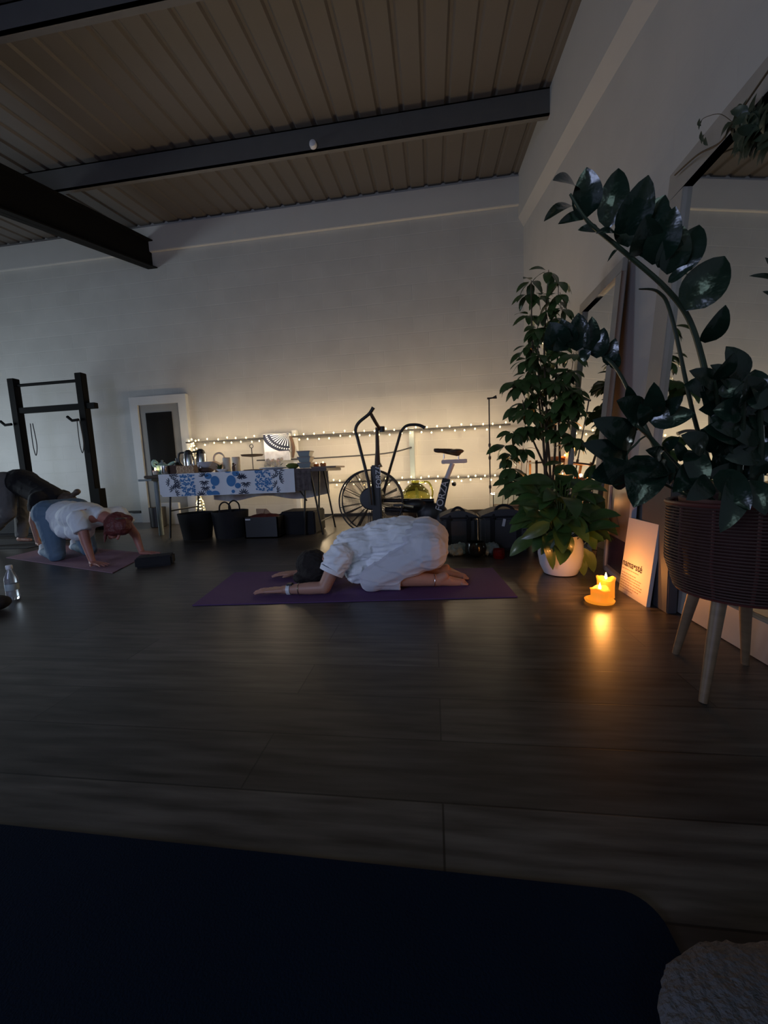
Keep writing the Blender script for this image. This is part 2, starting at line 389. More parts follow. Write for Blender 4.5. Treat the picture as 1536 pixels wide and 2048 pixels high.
# door in back wall
dr = struct('door_1', MB().box((-4.74, YB-.045, .01), (-4.06, YB-.02, 1.93)), 'doorg')
f = MB(); f.box((-4.90, YB-.07, 0), (-4.76, YB-.001, 1.93)); f.box((-4.04, YB-.07, 0), (-3.90, YB-.001, 1.93)); f.box((-4.90, YB-.07, 1.93), (-3.90, YB-.001, 2.06))
f.build('door_frame', 'doorw', dr, smooth=False)
MB().box((-4.64, YB-.055, .75), (-4.18, YB-.04, 1.80)).build('door_glass', 'darkglass', dr, smooth=False)
MB().box((-4.13, YB-.07, 1.0), (-4.10, YB-.04, 1.12)).build('door_handle', 'chrome', dr, smooth=False)
o = MB().box((-5.6, YB-.02, .0), (-4.92, YB, .16)).build('wall_skirting_panel', 'doorw', smooth=False); o.name = 'trim_7'; o['kind'] = 'structure'
o = MB().box((-5.15, YB-.06, .17), (-4.93, YB, .20)).build('socket_rail', 'black', smooth=False)
tag(o, 'short black horizontal cable rail on the wall left of the white door', 'cable rail')

# ================================================================ MIRRORS leaning on the right wall
def mirror(name, y0, y1, xb, xt, h, fw, label):
    t = thing(name, (xb, (y0+y1)/2, 0), label, 'mirror')
    d = Vector((xt-xb, 0, h)).normalized(); n = Vector((-d.z, 0, d.x)); L = Vector((xt-xb, 0, h)).length
    def P(y, s, k): return Vector((xb, y, 0))+d*s+n*k
    def slab(mb, ya, yb, s0, s1, k0, k1):
        vs = [P(ya, s0, k0), P(yb, s0, k0), P(yb, s1, k0), P(ya, s1, k0), P(ya, s0, k1), P(yb, s0, k1), P(yb, s1, k1), P(ya, s1, k1)]
        mb.add(vs, [(0, 3, 2, 1), (4, 5, 6, 7), (0, 1, 5, 4), (1, 2, 6, 5), (2, 3, 7, 6), (3, 0, 4, 7)])
    fr = MB(); slab(fr, y0, y1, 0, fw, 0, .035); slab(fr, y0, y1, L-fw, L, 0, .035); slab(fr, y0, y0+fw, fw, L-fw, 0, .035); slab(fr, y1-fw, y1, fw, L-fw, 0, .035)
    fr.build('mirror_frame', 'mframe', t, bevel=.004)
    g = MB(); slab(g, y0+fw, y1-fw, fw, L-fw, .004, .012); g.build('mirror_glass', 'mirror', t, smooth=False)
    bk = MB(); slab(bk, y0+.01, y1-.01, .01, L-.01, -.006, 0.0); bk.build('backing_board', 'black', t, smooth=False)
mirror('standing_mirror', 2.85, 3.60, 1.13, 1.30, 2.02, .085, 'tall wood framed mirror leaning on the white wall behind the umbrella plant')
mirror('standing_mirror', 0.85, 2.38, 1.137, 1.31, 2.18, .14, 'wide wood framed mirror leaning on the wall behind the plant basket, near the right edge')

# ================================================================ RAILING + STRING LIGHTS on back wall
rl = thing('railing', (-1.5, 5.7, 0), 'low railing with white posts and thin dark rails along the block wall', 'railing')
YR = 5.74
for px, top in ((-4.0, 1.36), (-2.08, 1.40), (-.30, 1.33)):
    if px < -3.5: px = -3.82
    MB().box((px-.035, YR-.02, 0), (px+.035, YR+.05, top-.03)).build('post', 'doorw' if px < -1 else 'lid', rl, smooth=False, bevel=.003)
def rail(x0, x1, z, r): return MB().tube([(x0, YR-.03, z), (x1, YR-.03, z)], r)
rail(-3.85, 1.1, 1.27, .013).build('rail', 'dgrey', rl); rail(-1.95, 1.1, .55, .013).build('rail', 'dgrey', rl)
MB().tube([(-2.7, YR-.03, .94), (-2.08, YR-.03, .93), (-1.6, YR-.03, .93), (-.7, YR-.03, .95), (-.3, YR-.03, 1.02)], .011, smooth=True).build('rail', 'dgrey', rl)
def string_lights(label, pts, nb, amp, energy, seed, nl):
    rnd = random.Random(seed); t = thing('string_lights', pts[0], label, 'string lights')
    seg = [(Vector(a), Vector(c)) for a, c in zip(pts[:-1], pts[1:])]; Ls = [(c-a).length for a, c in seg]; T = sum(Ls)
    def at(s):
        s *= T
        for (a, c), L in zip(seg, Ls):
            if s <= L: return a+(c-a)*(s/L)
            s -= L
        return seg[-1][1].copy()
    wp = []; first = None
    for i in range(nb):
        p = at((i+.5+rnd.uniform(-.3, .3))/nb); p.z += (amp if i % 2 else -amp)*rnd.uniform(.6, 1.4)-.008; p.y -= .02+rnd.uniform(0, .012)
        wp.append(p)
        if first is None:
            first = MB().ell((0, 0, 0), (.010, .010, .013), n=10, m=6).build('bulb', 'bulb', t); first.location = p
        else:
            c = first.copy(); COL.objects.link(c); c.location = p
    MB().tube(wp, .0017, n=5).build('wire', 'dgrey', t)
    for k in range(nl):
        p = at((k+.5)/nl); lamp('bulb_glow', 'POINT', (p.x, p.y-.28, p.z), energy/nl, WARM, .03).data.specular_factor = .08
    return t
string_lights('string of warm fairy lights wound along the upper rail', [(-3.72, YR-.03, 1.27), (1.05, YR-.03, 1.27)], 62, .035, 46, 1, 9)
string_lights('string of warm fairy lights wound along the lower rail', [(-1.88, YR-.03, .55), (1.05, YR-.03, .55)], 44, .035, 34, 2, 6)
tl = [(-3.76, 5.66, 1.32), (-3.62, 5.64, 1.26), (-3.74, 5.65, 1.2), (-3.60, 5.64, 1.14), (-3.72, 5.66, 1.08), (-3.6, 5.64, 1.02)]
string_lights('tangle of warm fairy lights hanging at the left end of the railing', tl, 16, .02, 5, 3, 1)

# ================================================================ CLOTH on rail
t = thing('hanging_cloth', (-2.45, 5.68, 1.0), 'black and white patterned cloth hung over the rail behind the table', 'cloth')
A, Bq = W(528, 878, 5.66), W(579, 876, 5.66); zt_ = 1.315; zb_ = .92
mb = MB(); x0, x1 = A.x, Bq.x
mb.box((x0, 5.64, zb_), (x1, 5.65, zt_)); mb.box((x0, 5.64, zt_), (x1, 5.75, zt_+.006)); mb.box((x0, 5.745, 1.05), (x1, 5.752, zt_))
mb.mi = 1; cx_, cz_ = x1, zt_+.05
def fan(r0, r1, a0, a1, y):
    n = max(1, int((a1-a0)/.08)); q = []
    for rr in (r0, r1):
        for i in range(n+1):
            a = a0+(a1-a0)*i/n; q.append((min(x1, max(x0, cx_+rr*math.cos(a))), y, min(zt_, cz_+rr*math.sin(a)*.72)))
    mb.add(q, [(i, n+1+i, n+2+i, i+1) for i in range(n)])
cz_ = zt_+.03
fan(.0, .43, PI, 1.5*PI, 5.638)
mb.mi = 0
for k in range(10): fan(.06, .30, PI+.04+k*.155, PI+.10+k*.155, 5.636)
for k in range(15): fan(.345, .375, PI+.05+k*.105, PI+.10+k*.105, 5.636)
mb.mi = 2; mb.box((x0+.01, 5.635, zb_), (x1-.01, 5.639, zb_+.14))
mb.build('printed_panel', ['cloth', 'dblue', 'marble'], t, smooth=False)
MB().tube([(x1+.02, 5.66, 1.27), (x1+.05, 5.655, 1.1), (x1+.03, 5.66, .95)], [.02, .03, .015], smooth=True).build('tassel', 'brown', t)

# ================================================================ TABLE
TY0, TY1, TZ = 4.2, 4.9, .765
t = thing('folding_table', (-2.3, 4.55, 0), 'long folding table with black legs carrying the tea things by the back wall', 'table')
MB().box((-3.42, TY0, TZ-.035), (-1.18, TY1, TZ)).build('tabletop', 'dwood', t, bevel=.006)
for xa, xb_ in ((-3.20, -3.12), (-1.5, -1.45)):
    for yy in (TY0+.06, TY1-.08):
        MB().tube([(xb_, yy, TZ-.03), (xa-.0, yy, .0)], .012, n=8).build('leg', 'black', t)
for yy in (TY0+.06, TY1-.08): MB().tube([(-1.39, yy, TZ-.03), (-1.28, yy, 0)], .012, n=8).build('leg', 'black', t)
MB().tube([(-1.45, TY0+.06, .40), (-1.75, TY0+.3, TZ-.04)], .009, n=6).build('brace', 'black', t)
MB().tube([(-3.17, TY0+.06, .33), (-3.17, TY1-.08, .33)], .009, n=6).build('brace', 'black', t)
MB().tube([(-1.31, TY0+.06, .15), (-1.31, TY1-.08, .15)], .009, n=6).build('brace', 'black', t)
MB().tube([(-1.31, TY1-.08, .15), (-.75, TY1-.08, .15)], .007, n=6).build('brace', 'black', t)
o = MB().box((-3.62, 4.35, .70), (-3.44, 4.62, .725)).build('side_shelf', 'lid', smooth=False)
MB().tube([(-3.50, 4.5, .70), (-3.50, 4.5, 0)], .03, n=12).build('stand_post', 'lid', o)
tag(o, 'small grey side shelf on a post at the left end of the folding table', 'side table')
o = MB().box((-3.57, 4.42, .725), (-3.46, 4.55, .765)).build('small_box', 'black', bevel=.004); tag(o, 'small flat black box on the grey side shelf', 'box')
# runner cloth with printed leaves and pebbles
rn = MB(); x0, x1, zt_, zb_ = -3.22, -1.55, TZ+.006, .505
def wav(x): return .006*math.sin(x*9)+.004*math.sin(x*23)
nx, nz = 60, 8; vs = []
for j in range(nz+1):
    for i in range(nx+1):
        x = x0+(x1-x0)*i/nx; z = zt_+(zb_-zt_)*j/nz
        if j == nz and i == 0: z += .02; x += .015
        vs.append((x, TY0-.012+wav(x)*(j/nz)-.004*j/nz, z))
rn.add(vs, [(j*(nx+1)+i, j*(nx+1)+i+1, (j+1)*(nx+1)+i+1, (j+1)*(nx+1)+i) for j in range(nz) for i in range(nx)])
vs = [(x0, TY0-.012, zt_), (x1, TY0-.012, zt_), (x1, TY1-.05, zt_+.001), (x0, TY1-.05, zt_+.001)]; rn.add(vs, [(0, 1, 2, 3)])
def yfr(x, z): j = (zt_-z)/(zt_-zb_); return TY0-.0145+wav(x)*j-.004*j
def blob(cx, cz, rx, rz, ang, mi, n=12):
    rn.mi = mi; ps = []
    for k in range(n):
        a = 2*PI*k/n; u, v = rx*math.cos(a), rz*math.sin(a); x = cx+u*math.cos(ang)-v*math.sin(ang); z = cz+u*math.sin(ang)+v*math.cos(ang)
        z = min(max(z, zb_+.004), zt_-.001); ps.append((x, yfr(x, z), z))
    rn.add(ps, [tuple(range(n))])
rr = random.Random(5)
def RX(c): return x0+(c-170)/(1215-170)*(x1-x0)      # positions along the printed runner
def RZ(c, cx): top = 425-(cx-170)*.035; return zt_-(c-top)/(590-430)*(zt_-zb_)
def sprig(cx, cy, n, L, mi=2, a0=0., spread=PI):
    for k in range(n):
        a = a0+spread*(k/(n-1)-.5); X, Z = RX(cx), RZ(cy, cx)
        blob(X+L*.6*math.cos(a), Z+L*.6*math.sin(a), L*.45, L*.10, a, mi, 8)
for cx, cy, a in ((265, 445, .6), (290, 470, 0.2), (260, 480, 3), (300, 440, 1.2), (290, 500, -.5), (285, 530, 2.6), (300, 560, .3), (315, 490, .2), (310, 520, 1), (1070, 410, .6), (1100, 430, 0), (1075, 450, 2), (1105, 470, .4), (1080, 500, 2.6), (1075, 535, 0), (1110, 400, 1)):
    sprig(cx, cy, 5, .055, 2, a, 2.2)
for i in range(260):
    c = 345+rr.random()*110 if i % 2 else 925+rr.random()*120
    z = 425+rr.random()*150
    if i % 2 == 0: z -= 35
    blob(RX(c), RZ(z, c), .0125, .008, rr.uniform(-1, 1), 1, 7)
for cx, cy, rx_, rz_ in ((565, 437, .045, .035), (615, 470, .055, .058), (600, 515, .022, .02), (563, 553, .04, .03), (610, 562, .055, .04), (740, 470, .058, .065), (778, 417, .042, .036), (790, 503, .036, .032), (752, 543, .022, .02), (740, 572, .05, .02), (720, 403, .04, .02)):
    blob(RX(cx), RZ(cy, cx), rx_, rz_, 0, 1, 18)
for cx, cy, a in ((530, 470, -PI/2), (530, 440, PI/2), (535, 510, -PI/2), (500, 575, PI/2), (825, 455, PI/2), (820, 425, -2.), (850, 480, -PI/2), (830, 560, PI/2), (825, 400, PI/2)):
    sprig(cx, cy, 7, .062, 2, a, 2.8)
rn.build('table_runner', ['cloth', 'blue', 'dblue'], smooth=False)
tag(bpy.data.objects['table_runner'], 'white cloth with blue leaf and pebble print over the table front', 'table runner')
mb = MB(); nx = 14
vs = []
for j in range(5):
    for i in range(nx+1): x = -1.56+.20*i/nx; vs.append((x, TY0-.006+.010*math.sin(i*1.3)*j/4, TZ+.003-.25*j/4))
mb.add(vs, [(j*(nx+1)+i, j*(nx+1)+i+1, (j+1)*(nx+1)+i+1, (j+1)*(nx+1)+i) for j in range(4) for i in range(nx)])
o = mb.build('patterned_cloth', 'patt'); tag(o, 'brown patterned cloth hanging at the right end of the table front', 'cloth')
mb = MB(); vs = []; nx = 30
for j in range(5):
    for i in range(nx+1): x = -2.98+1.62*i/nx; vs.append((x, TY1+.01+.02*math.sin(i*.9)*j/4, TZ+.002-(.36+.03*math.sin(i*.35))*j/4))
mb.add(vs, [(j*(nx+1)+i, j*(nx+1)+i+1, (j+1)*(nx+1)+i+1, (j+1)*(nx+1)+i) for j in range(4) for i in range(nx)])
o = mb.build('drape_cloth', 'marble'); tag(o, 'pale blue mottled drape hanging behind the table under its far edge', 'cloth')

# ---- things on the table
def put(px, py, Y, z=TZ+.008): p = W(px, py, Y); return Vector((p.x, Y, z))
c = put(326, 940, 4.42)
t = thing('teapot', c, 'mint green ornamental teapot at the left end of the table', 'teapot')
MB().lathe(c, [(.04, 0), (.075, .03), (.085, .07), (.07, .115), (.03, .135)]).build('pot_body', 'mint', t)
MB().tube([c+Vector((-.07, 0, .07)), c+Vector((-.12, 0, .12)), c+Vector((-.11, 0, .17)), c+Vector((-.06, 0, .14))], [.018, .02, .022, .012], smooth=True).build('handle', 'mint', t)
MB().tube([c+Vector((.06, 0, .09)), c+Vector((.12, 0, .13)), c+Vector((.17, 0, .15))], [.025, .018, .012], smooth=True).build('spout', 'mint', t)
MB().lathe(c+Vector((0, 0, .134)), [(.035, 0), (.03, .012), (.008, .02), (.016, .035), (.004, .045)]).build('lid', 'lid', t)
c = put(330, 945, 4.27)
o = MB().lathe(c, [(.038, 0), (.04, .005), (.04, .10), (.037, .10), (.036, .01)]).build('metal_cup', 'chrome'); tag(o, 'shiny steel cup standing in front of the mint teapot', 'cup')
c = put(311, 945, 4.30)
o = MB().lathe(c, [(.026, 0), (.03, .03), (.03, .05), (.012, .05)]).build('votive_candle', 'cream'); tag(o, 'small yellowish candle at the far left corner of the table', 'candle')
MB().ell(c+Vector((0, 0, .068)), (.008, .008, .018), n=8, m=6).build('flame', 'flame', o)
c = put(349, 945, 4.36)
o = MB().box(c-Vector((.065, .05, 0)), c+Vector((.065, .05, .105))).build('brown_box', 'brown', bevel=.006); tag(o, 'plain brown box between the steel cup and the lattice box', 'box')
c = put(375, 945, 4.27); t = thing('lattice_box', c, 'tan storage box with a cream lattice pattern on the table', 'box')
MB().box(c-Vector((.115, .04, 0)), c+Vector((.115, .04, .09))).build('box_body', 'tan', t, bevel=.004)
mb = MB()
for k in range(3):
    cx_ = c.x-.076+k*.076
    for s in (-1, 1):
        mb.tube([(cx_+s*.005, c.y-.042, c.z+.086), (cx_+s*.03, c.y-.042, c.z+.055), (cx_+s*.012, c.y-.042, c.z+.03), (cx_+s*.036, c.y-.042, c.z+.004)], .0035, n=6, smooth=True)
mb.build('lattice_pattern', 'lattice', t)
def carafe(px, py, Y, h, r, label):
    c = put(px, py, Y); t = thing('coffee_carafe', c, label, 'carafe')
    MB().lathe(c, [(r, 0), (r*1.02, .01), (r, h*.6), (r*.8, h*.8)]).build('flask_body', 'chrome', t)
    MB().lathe(c+Vector((0, 0, h*.8)), [(r*.82, 0), (r*.75, h*.12), (r*.3, h*.2)]).build('lid', 'black', t)
    MB().tube([c+Vector((-r*.7, 0, h*.9)), c+Vector((-r*1.9, 0, h*.85)), c+Vector((-r*2, 0, h*.5)), c+Vector((-r*.95, 0, h*.2))], .012, smooth=True).build('handle', 'black', t)
carafe(379, 932, 4.50, .29, .064, 'black handled steel carafe behind the lattice box')
carafe(404, 932, 4.58, .30, .066, 'steel carafe with black lid behind the patterned bowl')
c = put(357, 930, 4.6); o = MB().lathe(c, [(.05, 0), (.055, .02), (.055, .12), (.03, .15), (.03, .2)]).build('dark_canister', 'black'); tag(o, 'dark canister behind the brown box, left of the carafes', 'canister')
c = put(413, 940, 4.45)
o = MB().lathe(c+Vector((0, 0, .055)), [(.035, 0), (.07, .02), (.10, .075), (.095, .075), (.065, .025)]).build('patterned_bowl', 'marble'); tag(o, 'blue and white patterned bowl standing on the brown basket', 'bowl')
o = MB().lathe(c, [(.05, 0), (.085, .02), (.085, .045), (.06, .056)]).build('round_basket', 'brown'); tag(o, 'brown low round basket under the patterned bowl', 'basket')
c = put(434, 940, 4.40)
o = MB().box(c+Vector((-.05, -.05, .012)), c+Vector((.05, .05, .10)), Matrix.Rotation(.5, 3, 'Y')).build('wicker_box', 'tan', bevel=.005); tag(o, 'tan wicker box tilted against the patterned bowl', 'box')
o.location.z += .015
c = put(440, 935, 4.6); t = thing('ring_ornament', c, 'pale oval ring shaped ornament standing behind the pillar candles', 'ornament')
MB().torus(c+Vector((0, 0, .17)), .07, .012, axis='Y').build('ring', 'cream', t).scale = (1, 1, 1)
MB().lathe(c, [(.06, 0), (.06, .02), (.02, .035), (.012, .09)]).build('base', 'wood', t)
for px, lab in ((455, 'cream pillar candle in the middle of the table, left of the pair'), (474, 'cream pillar candle behind the little dark figurine, right of the pair')):
    c = put(px, 943, 4.42); o = MB().lathe(c, [(.043, 0), (.045, .005), (.045, .165), (.039, .17), (.01, .16)]).build('pillar_candle', 'cream'); tag(o, lab, 'candle')
    MB().tube([c+Vector((0, 0, .148)), c+Vector((.002, 0, .165))], .002, n=5).build('wick', 'ink', o)
c = put(468, 945, 4.30); mb = MB().lathe(c, [(.018, 0), (.02, .04), (.01, .07)], n=10); mb.ell(c+Vector((0, 0, .085)), .014, n=10, m=6); mb.tube([c+Vector((0, 0, .05)), c+Vector((.03, 0, .08))], .006, n=6)
o = mb.build('figurine', 'brown'); tag(o, 'tiny dark figurine in front of the right pillar candle', 'figurine')
c = put(440, 945, 4.30); mb = MB()
for k in range(14):
    a = k*2.4; mb.leaf(c+Vector((0, 0, .01)), c+Vector((.06*math.cos(a), .05*math.sin(a), .05+.02*(k % 3))), .025, (0, 0, 1))
o = mb.build('leafy_sprig', 'lily'); tag(o, 'bunch of small green leaves beside the tilted wicker box', 'leaves')
c = put(445, 946, 4.26); o = MB().lathe(c, [(.03, 0), (.05, .012), (.065, .03), (.06, .03), (.03, .012)]).build('white_dish', 'cloth'); tag(o, 'small pale dish by the table edge next to the green leaves', 'dish')
c = put(507, 945, 4.5); t = thing('serving_stand', c, 'two level wooden serving stand with a thin pole and ring handle', 'serving stand')
MB().tube([c, c+Vector((0, 0, .27))], .005, n=8).build('pole', 'dgrey', t)
MB().torus(c+Vector((0, 0, .295)), .022, .004, axis='Y').build('ring_handle', 'dgrey', t)
MB().lathe(c+Vector((0, 0, .165)), [(.02, 0), (.12, .01), (.135, .03), (.13, .03), (.11, .016)]).build('tray', 'wood', t)
MB().lathe(c, [(.11, 0), (.115, .012), (.02, .016)]).build('base', 'wood', t)
c = put(548, 941, 4.42); o = MB().lathe(c, [(.08, 0), (.17, .018), (.175, .024), (.08, .008)]).build('serving_plate', 'cloth'); tag(o, 'wide shallow white plate near the right of the table', 'plate')
t = thing('flower_bunch', put(548, 935, 4.68), 'bunch of cream flowers lying behind the white plate', 'flowers'); c = t.location.copy()
mb = MB(); r_ = random.Random(3)
for k in range(18):
    q = c+Vector((r_.uniform(-.12, .12), r_.uniform(-.04, .04), r_.uniform(.035, .13)))
    for j in range(5): a = j*1.256; mb.leaf(q, q+Vector((.03*math.cos(a), -.01, .03*math.sin(a))), .022, (0, -1, 0), nl=4)
mb.build('blossoms', 'cream', t)
mb = MB()
for k in range(12): mb.leaf(c+Vector((r_.uniform(-.1, .1), 0, .01)), c+Vector((r_.uniform(-.16, .16), r_.uniform(-.05, .05), r_.uniform(.03, .1))), .02, (0, 0, 1), nl=4)
mb.build('leaves', 'lily', t)
c = put(586, 942, 4.38); o = MB().lathe(c, [(.04, 0), (.07, .02), (.08, .045), (.06, .06), (.02, .065)]).build('green_bowl', 'pothos'); tag(o, 'rounded yellow-green lidded bowl left of the glass containers', 'bowl')
for k, lab in enumerate(('bottom', 'middle', 'top')):
    z = TZ+.009+k*.067; c = put(613, 940, 4.42, z); t = thing('food_container', c, f'glass food container with grey lid, {lab} of the stack of three', 'container', )
    MB().lathe(c, [(.085, 0), (.106, .05), (.102, .05), (.082, .004)], n=4, rot=Matrix.Rotation(PI/4, 3, 'Z')).build('glass_base', 'lid', t, smooth=False)
    MB().box(c+Vector((-.082, -.082, .05)), c+Vector((.082, .082, .064))).build('lid', 'doorg', t, bevel=.003)
def tealight(p, label, e=.35, holder='terra', r=.035, grp='lit tealights'):
    t = thing('tealight', p, label, 'tealight', grp); p = Vector(p)
    MB().lathe(p, [(r*.8, 0), (r, .012), (r, .04), (r*.88, .04), (r*.85, .02)]).build('holder', holder, t)
    MB().lathe(p+Vector((0, 0, .006)), [(r*.72, 0), (r*.72, .018)]).build('wax', 'wax', t)
    MB().ell(p+Vector((0, 0, .042)), (.006, .006, .016), n=8, m=6).build('flame', 'flame', t)
    lamp('candle_glow', 'POINT', p+Vector((0, 0, .06)), e, FIRE, .012)
    return t
tealight(put(647, 940, 4.5, TZ+.02), 'lit tealight on the wooden board at the right end of the table', .25)
tealight(put(633, 940, 4.78, TZ+.02), 'lit tealight behind the stack of glass containers', .15)
o = MB().box((-1.42, 4.4, TZ), (-1.12, 4.86, TZ+.02)).build('wooden_board', 'wood', bevel=.004); tag(o, 'thin wooden board jutting past the right end of the table', 'board')

# ---- things under the table
def tub(px0, px1, pyb, pyt, Y, label, name, hand, m='matte', taper=.86):
    a, c = W(px0, pyb, Y), W(px1, pyb, Y); cx_ = (a.x+c.x)/2; r = abs(c.x-a.x)/2; h = W(px0, pyt, Y).z
    t = thing(name, (cx_, Y, 0), label, name.split('_')[-1])
    MB().lathe((cx_, Y, 0), [(r*taper*.98, 0), (r*taper, .01), (r, h), (r*.94, h), (r*taper*.9, .02)]).build('tub_body', m, t)
    for s in hand:
        MB().tube([(cx_-.07, Y+s*r*.5, h-.02), (cx_-.06, Y+s*r*.5, h+.07), (cx_, Y+s*r*.5, h+.11), (cx_+.06, Y+s*r*.5, h+.07), (cx_+.07, Y+s*r*.5, h-.02)], .009, n=8, smooth=True).build('handle', m, t)
tub(366, 428, 1080, 1026, 4.22, 'black flexible tub standing under the left half of the table', 'rubber_tub', (), taper=.8)
tub(432, 498, 1080, 1022, 4.28, 'black round bag with looped handles under the table beside the wooden-topped crate', 'tote_bag', (-1, 1))
a, c = W(493, 1086, 4.12), W(560, 1086, 4.12); t = thing('crate', ((a.x+c.x)/2, 4.25, 0), 'low black crate full of folded things under the table', 'crate')
h = .24; mb = MB(); mb.box((a.x, 4.1, 0), (c.x, 4.4, .015))
for q in (((a.x, 4.1, 0), (c.x, 4.115, h)), ((a.x, 4.385, 0), (c.x, 4.4, h)), ((a.x, 4.1, 0), (a.x+.015, 4.4, h)), ((c.x-.015, 4.1, 0), (c.x, 4.4, h))): mb.box(*q)
mb.build('crate_body', 'black', t, smooth=False)
MB().box((a.x+.02, 4.096, h-.03), (a.x+.08, 4.1, h-.015)).build('tag', 'white', t, smooth=False)
mb = MB()
for k in range(5): mb.ell((a.x+.09+k*.05, 4.25, h-.01), (.07, .11, .03+.006*(k % 2)), n=14, m=8)
o = organic(mb, 'folded_scarf', 'redhair', None, .01, 3, .004); tag(o, 'dark red folded scarf lying in the low black crate', 'scarf')
mb = MB()
for k in range(26): u = k/26; mb.tube([(a.x+.05+u*.05, 4.36, h-.08), (a.x+.03+u*.12, 4.37, h+.07), (a.x+.10+u*.14, 4.38, h+.02-.05*u)], .0025, n=4, smooth=True)
o = mb.build('straw_bundle', 'tan'); tag(o, 'wisp of pale straw sticking up behind the scarf in the crate', 'straw', kind='stuff')
a, c = W(564, 1083, 4.30), W(636, 1083, 4.30); h = W(564, 1024, 4.30).z
o = MB().box((a.x, 4.30, 0), (c.x-.02, 4.72, h)).build('storage_cube', 'matte', bevel=.015); tag(o, 'black fabric storage cube under the right end of the table', 'storage cube')
o = MB().lathe((W(318, 1048, 5.3).x, 5.3, 0), [(.10, 0), (.11, .01), (.115, .30), (.105, .30), (.1, .02)]).build('waste_bin', 'black'); tag(o, 'small black waste bin on the floor by the white door frame', 'bin')
p = W(350, 1040, 5.6); o = MB().box((p.x-.2, 5.55, 0), (p.x+.12, 5.6, .34)).build('white_board_panel', 'doorw', bevel=.004); tag(o, 'white panel leaning against the wall behind the left table legs', 'panel')
c = W(402, 1025, 5.2); c.z = 0
t = thing('bottle_lamp', c, 'glass bottle filled with fairy lights standing behind the black tub', 'lamp')
c = Vector((c.x, 5.2, 0))
o = MB().lathe(c, [(.055, 0), (.06, .02), (.06, .30), (.05, .36), (.02, .42), (.02, .48)]).build('glass_bottle', 'glass', t)
f0 = None
for k in range(26):
    p = c+Vector((.04*math.cos(k*2.1), .04*math.sin(k*2.1)-.0, .03+k*.0145))
    if f0 is None: f0 = MB().ell((0, 0, 0), .007, n=8, m=5).build('bulb', 'bulb', t); f0.location = p
    else: q = f0.copy(); COL.objects.link(q); q.location = p
lamp('bottle_glow', 'POINT', c+Vector((0, -.1, .3)), .8, WARM, .03)

# ================================================================ AIR BIKE
BY = 4.15
def B(px, py, Y=BY): return W(px, py, Y)
bk = thing('air_bike', (-.4, BY, 0), 'black air resistance exercise bike with large fan wheel and white seat post', 'exercise bike')
fc = B(743, 1003); FR = .345
mb = MB()
for s in (-1, 1): mb.torus((fc.x, BY+s*.07, fc.z), FR, .008, n=64, axis='Y')
for rr_ in np.linspace(.125, FR-.010, 24):
    for s in (-1, 1): mb.torus((fc.x, BY+s*.078, fc.z), rr_, .0016, n=48, m=4, axis='Y')
mb.build('fan_cage', 'dgrey', bk)
for k in range(10):
    a = k*2*PI/10+.15; ca, sa = math.cos(a), math.sin(a)
    q = MB().tube([(fc.x+.1*ca, BY-.08, fc.z+.1*sa), (fc.x+(FR-.005)*ca, BY-.08, fc.z+(FR-.005)*sa)], .004, n=5); 
    q.tube([(fc.x+.1*ca, BY+.08, fc.z+.1*sa), (fc.x+(FR-.005)*ca, BY+.08, fc.z+(FR-.005)*sa)], .004, n=5); q.build('cage_spoke', 'black', bk)
mb = MB()
for k in range(10):
    a = k*2*PI/10+.4; ca, sa = math.cos(a), math.sin(a); nx_, nz_ = -sa, ca
    P_ = lambda r, w_, y: (fc.x+r*ca+w_*nx_, y, fc.z+r*sa+w_*nz_)
    mb.add([P_(.1, -.004, BY-.05), P_(.31, -.012, BY-.05), P_(.31, .012, BY+.05), P_(.1, .004, BY+.05), P_(.1, 0, BY-.05), P_(.31, -.006, BY-.05), P_(.31, .018, BY+.05), P_(.1, .008, BY+.05)], [(0, 1, 2, 3), (7, 6, 5, 4), (0, 4, 5, 1), (1, 5, 6, 2), (2, 6, 7, 3), (3, 7, 4, 0)])
mb.build('fan_blades', 'black', bk, smooth=False)
hb = B(745, 996); MB().lathe((hb.x, BY-.105, hb.z), [(.02, -.012), (.11, -.01), (.122, 0), (.122, .21), (.11, .22), (.02, .222)], axis='Y', n=36).build('hub_cover', 'black', bk)
p0, p1 = B(757, 1060, BY-.12), B(756, 930, BY-.12)
mb = MB().box((p0.x-.048, BY-.17, .05), (p0.x+.048, BY-.10, p1.z)); mb.build('front_post', 'black', bk, bevel=.012)
mb = MB().tube([B(757, 935, BY-.135), B(755, 925, BY-.13), B(755, 900, BY-.12), B(754, 855, BY-.1)], [.045, .03, .022, .018]); mb.build('console_post', 'dwood', bk)
MB().tube([B(741, 827, BY-.24), B(752, 846, BY-.2), B(760, 859, BY-.1)], .018, smooth=True).build('cross_grip', 'dwood', bk)
MB().lathe(B(764, 859, BY-.1), [(.03, -.03), (.03, .03)]).build('console', 'black', bk)
MB().tube([B(742, 1010, BY-.25), B(737, 965, BY-.25), B(716, 880, BY-.25), B(711, 862, BY-.25), B(717, 846, BY-.25), B(738, 828, BY-.25), B(747, 815, BY-.25)], [.016]*6+[.02], smooth=True).build('handlebar', 'black', bk)
MB().tube([B(768, 1000, BY+.2), B(770, 975, BY+.2), B(797, 880, BY+.2), B(803, 862, BY+.2), B(815, 851, BY+.2), B(836, 850, BY+.2), B(850, 856, BY+.2)], [.016]*6+[.02], smooth=True).build('handlebar', 'black', bk)
MB().tube([B(768, 1001), B(868, 1001)], .022).build('frame_tube', 'black', bk); MB().tube([B(770, 1019), B(875, 1022)], .03).build('frame_tube', 'black', bk)
sp0, sp1 = B(872, 1045), B(893, 957)
MB().tube([sp0, sp1], [.075, .058], n=4).build('seat_tube', 'black', bk, smooth=False)
